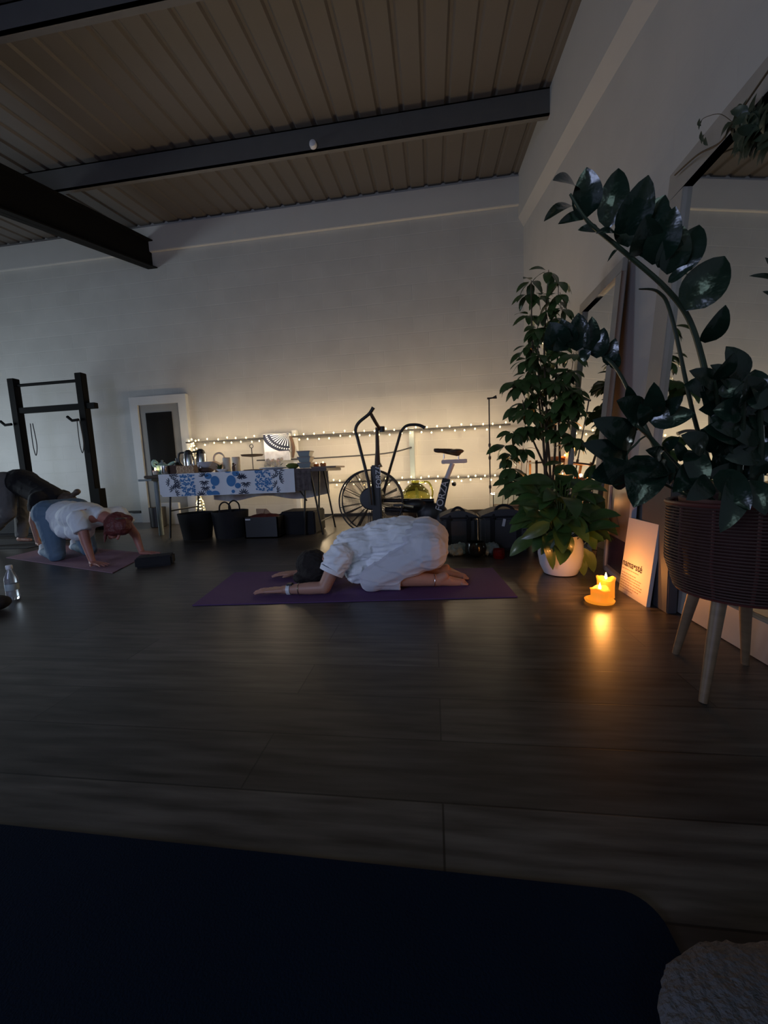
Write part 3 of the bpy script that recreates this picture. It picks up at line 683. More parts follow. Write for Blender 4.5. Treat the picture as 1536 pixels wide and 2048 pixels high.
MB().tube([B(893, 957), B(905, 927)], .027, n=12).build('seat_post', 'white', bk)
MB().box(B(883, 928)-Vector((0, .03, 0)), B(934, 920)+Vector((0, .03, .012))).build('seat_slider', 'white', bk, bevel=.006)
mb = MB().ell(B(912, 903), (.085, .09, .028)).ell(B(884, 902), (.09, .035, .02)).cap(B(870, 900), B(915, 905), .018, .04)
organic(mb, 'saddle', 'dwood', bk, .008, 3)
MB().tube([B(888, 908), B(888, 919)], .008).tube([B(917, 908), B(917, 919)], .008).build('seat_rails', 'chrome', bk)
MB().lathe(B(908, 968, BY-.06), [(.006, -.05), (.02, -.02), (.024, 0), (.02, .02), (.005, .03)], axis='Y').build('adjust_knob', 'black', bk)
mb = MB().ell(B(862, 1028), (.16, .08, .13)).ell(B(830, 1010), (.14, .07, .075)).ell(B(882, 1040), (.10, .08, .17)); organic(mb, 'chain_cover', 'black', bk, .012, 4)
crk = B(828, 1012, BY-.12)
for s in (-1, 1):
    q = MB().tube([crk+Vector((0, .12+s*.12-.12+.12*0, 0)), crk+Vector((s*.15, .12+s*.12-.12, -s*.03))], .012); q.build('crank', 'chrome', bk)
    e = crk+Vector((s*.15, s*.14, -s*.03)); q = MB().box(e-Vector((.05, .045, .012)), e+Vector((.05, .045, .012))); q.build('pedal', 'black', bk, bevel=.004)
for px in (757, 885):
    p = B(px, 1060); MB().tube([(p.x, BY-.28, .03), (p.x, BY+.28, .03)], .03).build('floor_bar', 'black', bk)
MB().box((B(757, 0).x, BY-.04, .03), (B(885, 0).x, BY+.04, .1)).build('base_beam', 'black', bk)
tdir = (B(893, 957)-B(872, 1045)).normalized()
text('FORZA', .10, 'white', B(884, 992, BY-.0615), tdir, Vector((0, -1, 0)).cross(tdir), bk)
text('FORZA', .075, 'white', B(757, 953, BY-.172), (0, 0, 1), (-1, 0, 0), bk)

# green glass jug behind the bike
p = W(835, 1010, 5.0); p.z = 0
t = thing('glass_demijohn', (p.x, 5.0, .0), 'large yellow-green glass jug standing behind the exercise bike', 'jug')
zb0 = W(825, 1012, 5.0).z
MB().lathe((p.x-.02, 5.0, 0), [(.17, 0), (.17, .01), (.17, zb0)], n=24).build('stand', 'dwood', t)
MB().lathe((p.x-.02, 5.0, zb0), [(.12, 0), (.17, .04), (.19, .12), (.17, .20), (.10, .27), (.05, .30), (.055, .33)], n=32).build('jug_body', 'gglass', t)
MB().tube([(p.x+.04, 5, zb0+.3), (p.x+.15, 5, zb0+.3), (p.x+.2, 5, zb0+.18), (p.x+.18, 5, zb0+.08)], .012, smooth=True).build('handle', 'gglass', t)
tealight(W(862, 1003, 4.72), 'lit glass tealight beside the green jug behind the bike frame', .2, 'glass')
bpy.context.view_layer.update()
q = W(862, 1003, 4.72); o = MB().lathe((q.x, 4.72, 0), [(.06, 0), (.05, .01), (.04, q.z)]).build('candle_stool', 'dwood'); tag(o, 'small dark round stand holding the tealight beside the green jug', 'stand')

# microphone stand
t = thing('microphone_stand', W(981, 1030, 4.8).xyz*Vector((1, 1, 0)) if False else (W(981, 1030, 4.8).x, 4.8, 0), 'thin black microphone stand standing in front of the block wall', 'microphone stand')
X0 = W(981, 1030, 4.8).x; zt_ = W(977, 797, 4.8).z
MB().tube([(X0, 4.8, 0), (X0, 4.8, zt_)], .008).build('pole', 'black', t)
for z in (.95, .8, .45): MB().lathe((X0, 4.8, z), [(.014, -.02), (.016, 0), (.014, .02)]).build('clamp', 'black', t)
MB().tube([(X0-.02, 4.8, zt_), (X0+.04, 4.8, zt_+.003), (X0+.085, 4.8, zt_+.012)], [.012, .01, .022]).build('clip', 'black', t)
MB().lathe((X0, 4.8, 0), [(.14, 0), (.14, .012), (.02, .025)]).build('base', 'black', t)

# ================================================================ COOLER BAGS
def cooler(px0, px1, pyt, pyb, Y, dep, label, tags):
    a, c = W(px0, pyb, Y), W(px1, pyb, Y); h = W(px0, pyt, Y).z; cx_ = (a.x+c.x)/2
    t = thing('cooler_bag', (cx_, Y+dep/2, 0), label, 'bag', None)
    MB().box((a.x, Y, 0), (c.x, Y+dep, h*.86)).build('bag_body', 'bag', t, bevel=.03)
    mb = MB(); n = 10
    vs = []
    for i in range(n+1):
        u = i/n; x = a.x+(c.x-a.x)*u; z = h*.88+.05*math.sin(PI*u)
        vs += [(x, Y+.01, z), (x, Y+dep-.01, z), (x, Y+.01, h*.84), (x, Y+dep-.01, h*.84)]
    fs = []
    for i in range(n): o_ = i*4; fs += [(o_, o_+4, o_+5, o_+1), (o_+2, o_+3, o_+7, o_+6), (o_, o_+2, o_+6, o_+4), (o_+1, o_+5, o_+7, o_+3)]
    fs += [(0, 1, 3, 2), (4*n, 4*n+2, 4*n+3, 4*n+1)]
    mb.add(vs, fs).build('lid', 'bag', t)
    MB().box((a.x-.004, Y-.004, h*.83), (c.x+.004, Y+dep+.004, h*.865)).build('zip_band', 'matte', t, smooth=False)
    for u in (.22, .75):
        x = a.x+(c.x-a.x)*u; MB().box((x-.018, Y-.008, .0), (x+.018, Y-.001, h*.86)).build('strap', 'matte', t, smooth=False)
    xa, xb2 = a.x+(c.x-a.x)*.22, a.x+(c.x-a.x)*.75
    MB().tube([(xa, Y-.005, h*.8), (xa+.04, Y+.05, h+.01), ((xa+xb2)/2, Y+.08, h+.035), (xb2-.04, Y+.05, h+.01), (xb2, Y-.005, h*.8)], .012, n=8, smooth=True).build('handle', 'matte', t)
    if tags:
        x = a.x+(c.x-a.x)*.45; MB().box((x-.01, Y-.012, h*.62), (x+.012, Y-.009, h*.8), Matrix.Rotation(.2, 3, 'Y')).build('label_tag', 'white', t, smooth=False)
cooler(882, 957, 1026, 1102, 3.36, .3, 'charcoal cooler bag on the floor right behind the person in white', False)
cooler(964, 1062, 1022, 1108, 3.22, .3, 'charcoal cooler bag with a white tag, nearest the white plant pot', True)
p = W(955, 1118, 2.95); o = MB().lathe((p.x, 3.05, 0), [(.03, 0), (.075, .03), (.085, .075), (.07, .12), (.062, .12), (.075, .075), (.03, .01)]).build('dark_glass_bowl', 'darkglass'); tag(o, 'dark round glass bowl on the floor before the cooler bags', 'bowl')
MB().ell((p.x, 3.05, .05), (.012, .012, .018), n=8, m=6).build('flame', mat('ember', (.6, .1, .05), .5), o)
p = W(1000, 1115, 2.95); o = MB().lathe((p.x, 3.0, 0), [(.04, 0), (.045, .01), (.045, .07), (.04, .07), (.038, .02)]).build('red_glass_holder', 'redglass'); tag(o, 'small red glass candle holder on the floor by the tagged cooler bag', 'candle holder')
for k, (px, lab) in enumerate(((912, 'crumpled clear plastic bag on the floor between the person in white and the cooler bag'), (975, 'crumpled clear plastic wrap right of the dark glass bowl'))):
    p = W(px, 1115, 3.1); mb = MB().ell((p.x, 3.12, .04), (.09, .07, .045)).ell((p.x+.04, 3.12, .05), (.05, .05, .05)); o = organic(mb, 'plastic_bag', 'lid', None, .008, 2, .02, 18); tag(o, lab, 'plastic bag')
# glass planter with candle sticks
p = W(1022, 1020, 3.75); t = thing('glass_planter', (p.x, 3.8, 0), 'square glass planter with thin dry stems behind the cooler bags', 'planter')
z0, z1 = W(1022, 1026, 3.7).z, W(1022, 988, 3.7).z; xa, xb2 = W(986, 1000, 3.7).x, W(1058, 1000, 3.7).x
for q in (((xa, 3.7, z0), (xb2, 3.705, z1)), ((xa, 3.9, z0), (xb2, 3.905, z1)), ((xa, 3.7, z0), (xa+.006, 3.9, z1)), ((xb2-.006, 3.7, z0), (xb2, 3.9, z1))): MB().box(*q).build('glass_side', 'glass', t, smooth=False)
MB().box((xa+.01, 3.71, z0), (xb2-.01, 3.89, z0+.07)).build('gravel', 'tan', t, smooth=False)
MB().box((xa-.02, 3.68, 0), (xb2+.02, 3.93, z0)).build('plinth', 'dwood', t, smooth=False)
for k in range(5): x = xa+.1+k*.05; MB().tube([(x, 3.8, z0+.05), (x+.04, 3.8, z0+.45+.03*k)], .003, n=5).build('dry_stem', 'stem', t)

# ================================================================ SQUAT RACK
RY = 5.2
t = thing('squat_rack', (-5.6, RY, 0), 'black steel squat rack with pull-up bar standing against the left of the back wall', 'squat rack')
xl, xr = W(32, 800, RY).x+.0, W(162, 780, RY).x+.02; zt_ = 2.30
for x in (xl, xr):
    MB().box((x-.055, RY-.05, 0), (x+.055, RY+.05, zt_)).build('upright', 'blacksteel', t, bevel=.006)
    MB().box((x-.045, RY-.12, 0), (x+.045, RY+.55, .07)).build('foot', 'blacksteel', t, bevel=.006)
MB().tube([(xl, RY, 2.2), (xr, RY, 2.2)], .022).build('pull_up_bar', 'blacksteel', t)
MB().box((xl, RY-.035, 1.79), (xr+.20, RY+.035, 1.87)).build('crossbar', 'blacksteel', t, bevel=.004)
for x in (xl, xr):
    MB().tube([(x-.04, RY-.08, 1.63), (x-.13, RY-.1, 1.62), (x-.2, RY-.1, 1.68)], .02).build('bar_hook', 'blacksteel', t)
MB().box((xr+.03, RY-.06, .0), (xr+.12, RY+.06, .62)).build('weight_horn_plate', 'blacksteel', t)
for x in (xl+.32, xr-.03):
    q = MB().tube([(x-.03, RY-.09, 1.62), (x-.035, RY-.09, 1.3), (x-.01, RY-.09, 1.15), (x+.03, RY-.09, 1.3), (x+.01, RY-.09, 1.62)], .006, n=6, smooth=True).build('resistance_band', 'dgrey')
    tag(q, 'thin looped exercise band hanging from the squat rack, %s upright' % ('beside its left' if x < -5.7 else 'on its right'), 'exercise band')
mb = MB().box((-6.9, 4.78, 0), (-4.95, 5.04, .42)); o = mb.build('equipment_box', 'matte', bevel=.03); tag(o, 'long black equipment box low against the squat rack at the far left', 'box')

# ================================================================ FLOOR THINGS
def flatmat(name, corners, th, m, label):
    t = MB(); n = 16; vs = []
    a, b_, c, d = [Vector(q) for q in corners]
    for z in (0.001, th):
        for j in range(n+1):
            for i in range(n+1):
                u, v = i/n, j/n; p = a*(1-u)*(1-v)+b_*u*(1-v)+c*u*v+d*(1-u)*v; vs.append((p.x, p.y, z))
    K = (n+1)**2; fs = [(K+j*(n+1)+i, K+j*(n+1)+i+1, K+(j+1)*(n+1)+i+1, K+(j+1)*(n+1)+i) for j in range(n) for i in range(n)]
    fs += [(j*(n+1)+i, (j+1)*(n+1)+i, (j+1)*(n+1)+i+1, j*(n+1)+i+1) for j in range(n) for i in range(n)]
    ring = [i for i in range(n+1)]+[j*(n+1)+n for j in range(1, n+1)]+[n*(n+1)+i for i in range(n-1, -1, -1)]+[j*(n+1) for j in range(n-1, 0, -1)]
    for q, r in zip(ring, ring[1:]+ring[:1]): fs.append((q, r, K+r, K+q))
    o = t.add(vs, fs).build(name, m); tag(o, label, 'yoga mat'); return o
flatmat('yoga_mat', [WZ(385, 1212), WZ(1035, 1195), WZ(985, 1137), WZ(470, 1146)], .006, 'purple', 'purple yoga mat under the person in white in the middle of the floor')
flatmat('yoga_mat', [WZ(12, 1116), WZ(225, 1147), WZ(300, 1108), WZ(120, 1090)], .006, 'pink', 'mauve pink yoga mat under the kneeling person in a white T-shirt')
flatmat('yoga_mat', [(-6.6, 3.7, 0), (-4.6, 3.75, 0), (-4.6, 4.45, 0), (-6.6, 4.4, 0)], .006, 'matte', 'black yoga mat at the far left under the person in the black shirt')
# near navy mat with rounded corner
e0, e1 = WZ(0, 1655), WZ(1275, 1792); dv = (e1-e0).normalized(); pv = Vector((dv.y, -dv.x, 0)); st = e0-dv*.9
outline = [st]
cr = .05
for k in range(9): a = PI/2*k/8; c_ = e1-dv*cr+pv*cr; outline.append(c_+(-pv)*cr*math.cos(a)+dv*cr*math.sin(a)+dv*.02)
outline += [e1+dv*.02+pv*.75, st+pv*.75]
n = len(outline); vs = [(p.x, p.y, .001) for p in outline]+[(p.x, p.y, .008) for p in outline]
o = MB().add(vs, [tuple(range(n)), tuple(range(n, 2*n))]+[(i, (i+1) % n, n+(i+1) % n, n+i) for i in range(n)]).build('yoga_mat', 'navy', smooth=False); tag(o, 'dark navy mat filling the foreground at the bottom of the picture', 'yoga mat')
# fleece cushion bottom right
mb = MB(); c = Vector((.44, .37, .05)); mb.ell(c, (.20, .155, .035)).ell(c+Vector((-.06, .02, .01)), (.14, .12, .04)).ell(c+Vector((.08, -.02, 0)), (.15, .14, .04))
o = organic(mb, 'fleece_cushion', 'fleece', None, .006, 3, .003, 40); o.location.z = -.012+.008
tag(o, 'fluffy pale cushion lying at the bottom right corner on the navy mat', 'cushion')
# foam block
a, c = WZ(270, 1138), WZ(345, 1130); dv = (c-a); L = dv.length; dv.normalize(); ang = math.atan2(dv.y, dv.x)
o = MB().box((0, 0, .0), (L, .14, .085)).build('foam_block', 'matte', bevel=.012); o.location = a; o.rotation_euler = (0, 0, ang); tag(o, 'black foam yoga block on the floor by the kneeling person\'s hand', 'yoga block')
# water bottle
p = WZ(28, 1198); t = thing('water_bottle', p, 'clear plastic water bottle standing on the floor at the left edge', 'bottle')
MB().lathe(p, [(.03, 0), (.034, .006), (.034, .06), (.031, .07), (.034, .08), (.034, .13), (.030, .15), (.014, .185), (.013, .195)]).build('bottle_body', 'pet', t)
MB().lathe(p, [(.0345, .062), (.035, .064), (.035, .10), (.0345, .102)], cap=False).build('label', 'lid', t)
MB().lathe(p+Vector((0, 0, .195)), [(.016, 0), (.017, .003), (.017, .022), (.014, .026)]).build('bottle_cap', 'white', t)
p = WZ(-12, 1222); t = thing('shoulder_bag', p, 'black object with a pale trim line at the left edge beside the bottle', 'bag')
q = organic(MB().ell(p+Vector((0, 0, .045)), (.09, .08, .045)), 'bag_body', 'matte', t, .01, 2)
MB().tube([p+Vector((-.08, -.082, .055)), p+Vector((0, -.084, .06)), p+Vector((.08, -.03, .052))], .002, n=5, smooth=True).build('piping', 'white', t)

# ================================================================ PEOPLE
def hand(mb, wrist, direc, side, up=(0, 0, 1), L=.175, spread=.16, curl=.12, r=.0085):
    """palm, four unequal fingers with knuckle bends, thumb from the side of the palm"""
    wv = Vector(wrist); d = Vector(direc).normalized(); u = Vector(up); u = (u-d*u.dot(d)).normalized(); s = d.cross(u)*side
    pl = L*.52
    for k in range(4):
        off = (k-1.5)*.019; base = wv+d*pl+s*off*.95; mb.cap(wv+s*off*.6, base, .015, .0115, n=10)
        ln = L*(.43, .49, .46, .36)[k]; dd = (d+s*(k-1.5)*spread).normalized(); q = base
        for j, fr in enumerate((.42, .32, .26)):
            nd = (dd-u*curl*j).normalized(); e = q+nd*ln*fr; mb.cap(q, e, r*(1-.08*j), r*(.92-.1*j), n=8); q = e
    tb = wv+d*L*.18-s*.026; td = (d*.75-s*.75-u*.1).normalized(); e = tb+td*L*.22; mb.cap(wv+d*L*.1-s*.012, tb, .016, .013, n=8); mb.cap(tb, e, .0125, .010, n=8); mb.cap(e, e+(td+d*.5).normalized()*L*.17, .0098, .0082, n=8)
def head(mb, c, face, crown, s=1.):
    """c centre; face = direction the face looks; crown = direction of the top of the head"""
    f = Vector(face).normalized(); u = Vector(crown); u = (u-f*u.dot(f)).normalized(); x = f.cross(u)
    R3 = Matrix((x, f, u)).transposed(); c = Vector(c)
    mb.ell(c+u*.02*s, (.074*s, .092*s, .098*s), R3); mb.ell(c+f*.028*s-u*.055*s, (.056*s, .062*s, .06*s), R3)
    mb.cap(c+f*.088*s+u*.012*s, c+f*.112*s-u*.022*s, .009*s, .014*s, n=8)       # nose
    mb.ell(c+f*.086*s-u*.055*s, (.026*s, .012*s, .006*s), R3, n=10, m=6); mb.ell(c+f*.084*s-u*.068*s, (.023*s, .013*s, .007*s), R3, n=10, m=6)   # lips
    mb.ell(c+f*.07*s-u*.098*s, (.022*s, .02*s, .018*s), R3, n=10, m=6)   # chin
    for k in (-1, 1):
        mb.ell(c+x*k*.075*s-u*.01*s, (.008*s, .018*s, .032*s), R3, n=10, m=8)    # ears
        mb.ell(c+x*k*.03*s+f*.078*s+u*.018*s, (.018*s, .012*s, .008*s), R3, n=8, m=6)  # brow
    return R3

# ---- person in white, child's pose
t = thing('person', (-.35, 2.35, .006), 'person in white folded forward in child\'s pose on the purple mat', 'person')
def P(px, py, Y): return W(px, py, Y)
kn, kf = Vector((-.375, 2.20, .075)), Vector((-.36, 2.50, .075))
hn, hf = Vector((-.05, 2.24, .235)), Vector((-.05, 2.46, .235))
an, af = Vector((.015, 2.26, .045)), Vector((.03, 2.45, .045))
tn, tf = Vector((.155, 2.30, .018)), Vector((.17, 2.42, .018))
sn, sf = Vector((-.565, 2.17, .225)), Vector((-.565, 2.51, .225))
en, ef = Vector((-.648, 2.115, .05)), Vector((-.70, 2.56, .06))
wn, wf = Vector((-.905, 2.125, .034)), Vector((-.945, 2.50, .034))
hc = Vector((-.765, 2.345, .115))
b = MB()
# torso core
b.cap(hn, hf, .10, .10); b.ell((-.10, 2.35, .26), (.13, .16, .12)); b.ell((-.28, 2.35, .27), (.17, .11, .09)); b.ell((-.45, 2.34, .235), (.16, .13, .085)); b.cap(sn+Vector((.03, .04, -.01)), sf+Vector((.03, -.04, -.01)), .05, .05)
b.cap((-.58, 2.34, .20), (-.70, 2.345, .15), .052, .048)
head(b, hc, (-.15, 0, -1), (-1, 0, .05))
for s_, e_, w_, sd in ((sn, en, wn, -1), (sf, ef, wf, 1)):
    b.cap(s_, e_, .048, .038); b.cap(e_, e_.lerp(w_, .35), .036, .037); b.cap(e_.lerp(w_, .35), w_, .037, .024)
    dh = Vector((-1, 0.02*sd, -.03)) if sd < 0 else Vector((-.95, -.1, -.03)); hand(b, w_, dh, sd, L=.18)
for h_, k_, a_, t_ in ((hn, kn, an, tn), (hf, kf, af, tf)):
    b.cap(h_, k_, .092, .062); b.cap(k_, k_.lerp(a_, .35)+Vector((0, 0, .012)), .055, .057); b.cap(k_.lerp(a_, .35)+Vector((0, 0, .012)), a_, .055, .034)
    b.cap(a_+Vector((.01, 0, .012)), a_+Vector((.035, 0, .026)), .032, .026); b.cap(a_, t_, .032, .024); b.cap(a_+Vector((.06, .012, 0)), t_+Vector((.0, .022, 0)), .024, .016)
    for j in range(5): q = t_+Vector((.0, (j-2)*.0125, 0)); b.cap(q, q+Vector((.03-.003*abs(j-1), 0, -.004)), .0095, .007, n=8)
organic(b, 'body', 'skin', t, .005, 3, floor=.007)
# shirt
b = MB()
b.ell((-.30, 2.35, .275), (.20, .155, .135)); b.ell((-.47, 2.345, .25), (.17, .175, .115)); b.ell((-.20, 2.35, .305), (.17, .16, .12)); b.ell((-.40, 2.34, .16), (.15, .13, .09))
b.cap(sn+Vector((.05, .06, 0)), sf+Vector((.05, -.06, 0)), .085, .085)
b.cap((-.30, 2.35, .32), (-.14, 2.35, .325), .095, .09); b.ell((-.31, 2.30, .16), (.15, .12, .09)); b.ell((-.475, 2.28, .125), (.09, .12, .095))
for s_, e_ in ((sn, en), (sf, ef)):
    m_ = s_.lerp(e_, .44); b.cap(s_+Vector((.01, 0, .0)), m_, .08, .078, e2=False); b.ell(s_.lerp(e_, .12), .083)
organic(b, 'shirt', 'shirt', t, .006, 4, .012, 11, (.55, 1.2, 1.9), floor=.012)
for s_, e_ in ((sn, en), (sf, ef)):
    m_ = s_.lerp(e_, .42); dd = (e_-s_).normalized(); MB().tube([m_-dd*.0, m_+dd*.025], [.076, .072], n=28).build('cuff', 'shirt', t)
# trousers
b = MB()
b.cap(hn, hf, .125, .125); b.ell((-.07, 2.35, .275), (.155, .185, .145)); b.ell((-.16, 2.35, .30), (.12, .16, .11))
for h_, k_, a_ in ((hn, kn, an), (hf, kf, af)):
    b.cap(h_, k_, .115, .083); b.ell(k_+Vector((-.005, 0, 0)), (.078, .078, .072)); e_ = k_.lerp(a_, .42); b.cap(k_, e_, .073, .066, e2=False); b.cap(h_.lerp(k_, .3), k_.lerp(a_, .2), .09, .07)
organic(b, 'trousers', 'pants', t, .006, 4, .007, 7, (.6, 1, 2), floor=.012)
# hair
b = MB(); R3 = Matrix.Identity(3)
b.ell(hc+Vector((-.025, 0, .02)), (.105, .092, .098)); b.ell(hc+Vector((-.01, -.03, -.03)), (.09, .065, .07)); b.ell(hc+Vector((.03, -.04, .0)), (.07, .055, .06)); b.ell(hc+Vector((-.01, .04, -.03)), (.09, .055, .07)); b.ell(hc+Vector((-.085, -.03, -.06)), (.06, .06, .04))
organic(b, 'hair', 'hair', t, .006, 3, .006, 14, (1, 3, 1), floor=.01)
dd = (en-wn).normalized()
MB().tube([wn+dd*.028, wn+dd*.05], .032, n=24).build('watch_strap', 'white', t)
MB().box(wn+dd*.028+Vector((0, -.018, .024)), wn+dd*.062+Vector((0, .018, .036))).build('watch_face', 'black', t, bevel=.003)
MB().torus(wn+dd*.105, .036, .0022, rot=dd.to_track_quat('Z', 'Y').to_matrix()).build('bracelet', 'chrome', t)
dk = (kn-an).normalized(); MB().torus(an+dk*.03, .0385, .0018, rot=dk.to_track_quat('Z', 'Y').to_matrix()).build('anklet', 'chrome', t)

# ---- kneeling person, white T-shirt
t = thing('person', (-3.4, 3.15, .006), 'person on hands and knees in a white T-shirt and blue leggings with auburn hair', 'person')
kn, kf = Vector((-3.50, 3.10, .06)), Vector((-3.40, 3.34, .06)); hn, hf = Vector((-3.60, 3.17, .44)), Vector((-3.52, 3.38, .44))
an, af = Vector((-3.86, 3.30, .05)), Vector((-3.76, 3.54, .05)); sn, sf = Vector((-3.03, 2.93, .395)), Vector((-2.92, 3.24, .40))
en, ef = Vector((-2.97, 2.90, .20)), Vector((-2.82, 3.28, .20)); wn, wf = Vector((-2.90, 2.87, .035)), Vector((-2.76, 3.26, .035)); hc = Vector((-2.78, 3.03, .325))
b = MB()
b.cap(hn, hf, .10, .10); b.ell((-3.38, 3.18, .42), (.22, .12, .10)); b.ell((-3.15, 3.10, .41), (.20, .15, .10)); b.cap(sn, sf, .052, .052)
b.cap((-2.98, 3.08, .42), (-2.84, 3.05, .375), .055, .05); head(b, hc, (.35, -.25, -.9), (.9, -.1, .3), .98)
for s_, e_, w_, sd in ((sn, en, wn, -1), (sf, ef, wf, 1)):
    b.cap(s_, e_, .047, .037); b.cap(e_, w_, .036, .024); hand(b, w_, (1, -.25*(1 if sd < 0 else -.1), -.05), sd, L=.17)
for h_, k_, a_ in ((hn, kn, an), (hf, kf, af)):
    b.cap(h_, k_, .085, .055); b.cap(k_, a_, .052, .034); b.cap(a_, a_+Vector((-.10, .06, -.03)), .032, .02)
organic(b, 'body', 'skin2', t, .006, 3, floor=.007)
b = MB()
b.ell((-3.46, 3.22, .42), (.20, .165, .135)); b.ell((-3.20, 3.12, .415), (.22, .17, .13)); b.ell((-3.36, 3.16, .34), (.20, .13, .13)); b.ell((-3.20, 3.08, .29), (.12, .11, .10)); b.ell((-3.34, 3.10, .29), (.10, .10, .08)); b.cap(sn+Vector((-.03, .03, 0)), sf+Vector((-.03, -.03, 0)), .083, .083)
for s_, e_ in ((sn, en), (sf, ef)): b.cap(s_+Vector((-.02, 0, .01)), s_.lerp(e_, .5), .08, .072, e2=False)
b.cap((-3.0, 3.08, .43), (-2.93, 3.07, .41), .075, .07, e2=False)
organic(b, 'shirt', 'tee', t, .007, 18, .004, 9, (1.6, 1, .8))
b = MB(); b.cap(hn, hf, .13, .13); b.ell((-3.58, 3.27, .42), (.13, .17, .135))
for h_, k_, a_ in ((hn, kn, an), (hf, kf, af)): b.cap(h_, k_, .118, .07); b.ell(k_, (.075, .068, .06)); b.cap(k_, a_, .062, .04, e2=False)
organic(b, 'leggings', 'leggings', t, .008, 4, .003, 12, floor=.01)
for a_ in (an, af):
    b = MB(); b.cap(a_+Vector((-.01, 0, 0)), a_+Vector((-.09, .055, -.01)), .04, .032); b.cap(a_+Vector((-.03, .02, .02)), a_+Vector((-.06, .04, .05)), .034, .026)
    organic(b, 'sock', 'tee', t, .007, 3, floor=.008)
b = MB(); b.ell(hc+Vector((.01, .0, .025)), (.105, .092, .10)); b.ell(hc+Vector((.06, -.01, .0)), (.08, .08, .085)); b.ell(hc+Vector((.0, -.05, .0)), (.07, .05, .08)); b.cap(hc+Vector((-.05, -.055, .0)), hc+Vector((-.07, -.07, -.13)), .02, .008); b.ell(hc+Vector((.09, .03, .06)), (.04, .04, .035))
organic(b, 'hair', 'redhair', t, .006, 3, .006, 14)
MB().tube([hc+Vector((.06, -.07, .07)), hc+Vector((.10, -.03, .07)), hc+Vector((.11, .02, .06))], .006, n=6, smooth=True).build('hair_clip', 'chrome', t)

# ---- far left person
t = thing('person', (-4.9, 4.05, .006), 'person in a black shirt and grey trousers bending down at the far left edge', 'person')
hp = Vector((-5.03, 4.05, .76)); sh = Vector((-4.48, 4.0, .56)); b = MB()
hn, hf = hp+Vector((0, -.1, 0)), hp+Vector((0, .1, 0)); sn, sf = sh+Vector((0, -.17, 0)), sh+Vector((0, .17, 0))
b.cap(hn, hf, .09, .09); b.cap(hp, sh, .11, .11); b.cap(sn, sf, .05, .05); b.cap(sh, sh+Vector((.14, 0, -.05)), .05, .045); hc = Vector((-4.28, 4.0, .50)); head(b, hc, (.1, -.1, -1), (1, 0, 0), .95)
legs = []
for h_, s_ in ((hn, -1), (hf, 1)):
    k_ = h_+Vector((-.03-.05*s_, s_*.03, -.36)); a_ = Vector((h_.x-.28+.1*s_, h_.y+s_*.05, .07)); legs.append((h_, k_, a_))
    b.cap(h_, k_, .08, .055); b.cap(k_, a_, .055, .035); b.cap(a_+Vector((-.03, 0, -.03)), a_+Vector((.12, 0, -.045)), .032, .022)
for s_, sd in ((sn, -1), (sf, 1)):
    e_ = s_+Vector((-.09, 0, -.26)); w_ = e_+Vector((.03, 0, -.25)); w_.z = .04
    b.cap(s_, e_, .045, .036); b.cap(e_, w_, .035, .024); hand(b, w_, (1, 0, -.05), sd, L=.17)
organic(b, 'body', 'skin', t, .008, 3, floor=.008)
b = MB(); b.cap(hp+Vector((.10, 0, .0)), sh, .155, .14); b.ell(hp+Vector((.14, 0, -.01)), (.17, .18, .15)); b.cap(sn+Vector((0, .03, 0)), sf+Vector((0, -.03, 0)), .085, .085)
for s_ in (sn, sf): b.cap(s_, s_+Vector((-.05, 0, -.14)), .075, .065, e2=False)
organic(b, 'shirt', 'blackshirt', t, .01, 4, .005, 8)
b = MB(); b.cap(hn, hf, .125, .125)
for h_, k_, a_ in legs: b.cap(h_, k_, .115, .09); b.cap(k_, a_, .088, .06, e2=False)
organic(b, 'trousers', 'greypants', t, .01, 4, .006, 8)
b = MB(); b.ell(hc+Vector((.01, 0, .02)), (.10, .085, .095)); b.cap(hc+Vector((.06, 0, .06)), hc+Vector((.16, 0, .115)), .02, .035); organic(b, 'hair', 'lhair', t, .008, 3, .004, 14)

# ================================================================ CANDLES, SIGN, PICTURE
c = WZ(1199, 1204); c2 = WZ(1211, 1193)
t = thing('candle_dish', c, 'small amber wax covered dish holding the front candle on the floor', 'dish')
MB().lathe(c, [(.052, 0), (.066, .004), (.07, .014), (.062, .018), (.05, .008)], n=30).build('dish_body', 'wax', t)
def bigcandle(c, r, h, label, lean=0):
    t = thing('pillar_candle', c, label, 'candle'); mb = MB(); n = 26; vs = []
    rnd = random.Random(int(h*1000))
    pr = [(r*1.02, 0), (r, .006), (r*.98, h*.5), (r, h*.85)]
    for q, z in pr:
        for k in range(n): a = 2*PI*k/n; vs.append(c+Vector((q*math.cos(a), q*math.sin(a), z)))
    for q, dz in ((r*1.1, .0), (r*.92, .004), (r*.6, -.02), (r*.1, -.022)):
        for k in range(n):
            a = 2*PI*k/n; e = .006*math.sin(2*a+lean)+.003*math.sin(5*a); vs.append(c+Vector((q*math.cos(a), q*math.sin(a), h+(e if q > r*.8 else 0)+dz)))
    m_ = 8; mb.add(vs, [(i*n+k, i*n+(k+1) % n, (i+1)*n+(k+1) % n, (i+1)*n+k) for i in range(m_-1) for k in range(n)]+[tuple(range(n))[::-1], tuple(range((m_-1)*n, m_*n))])
    mb.build('wax_body', 'wax', t)
    MB().tube([c+Vector((0, 0, h-.02)), c+Vector((.002, 0, h+.0))], .0012, n=5).build('wick', 'ink', t)
    MB().lathe(c+Vector((0, 0, h-.006)), [(.001, 0), (.006, .006), (.0068, .013), (.004, .024), (.0005, .036)], n=12).build('flame', 'flame', t)
    lamp('candle_glow', 'POINT', c+Vector((-.0, -.0, h+.046)), 2.1, FIRE, .012)
bigcandle(c+Vector((0, 0, .009)), .042, .062, 'short lit pillar candle standing on the dish, the front one of two', 0)
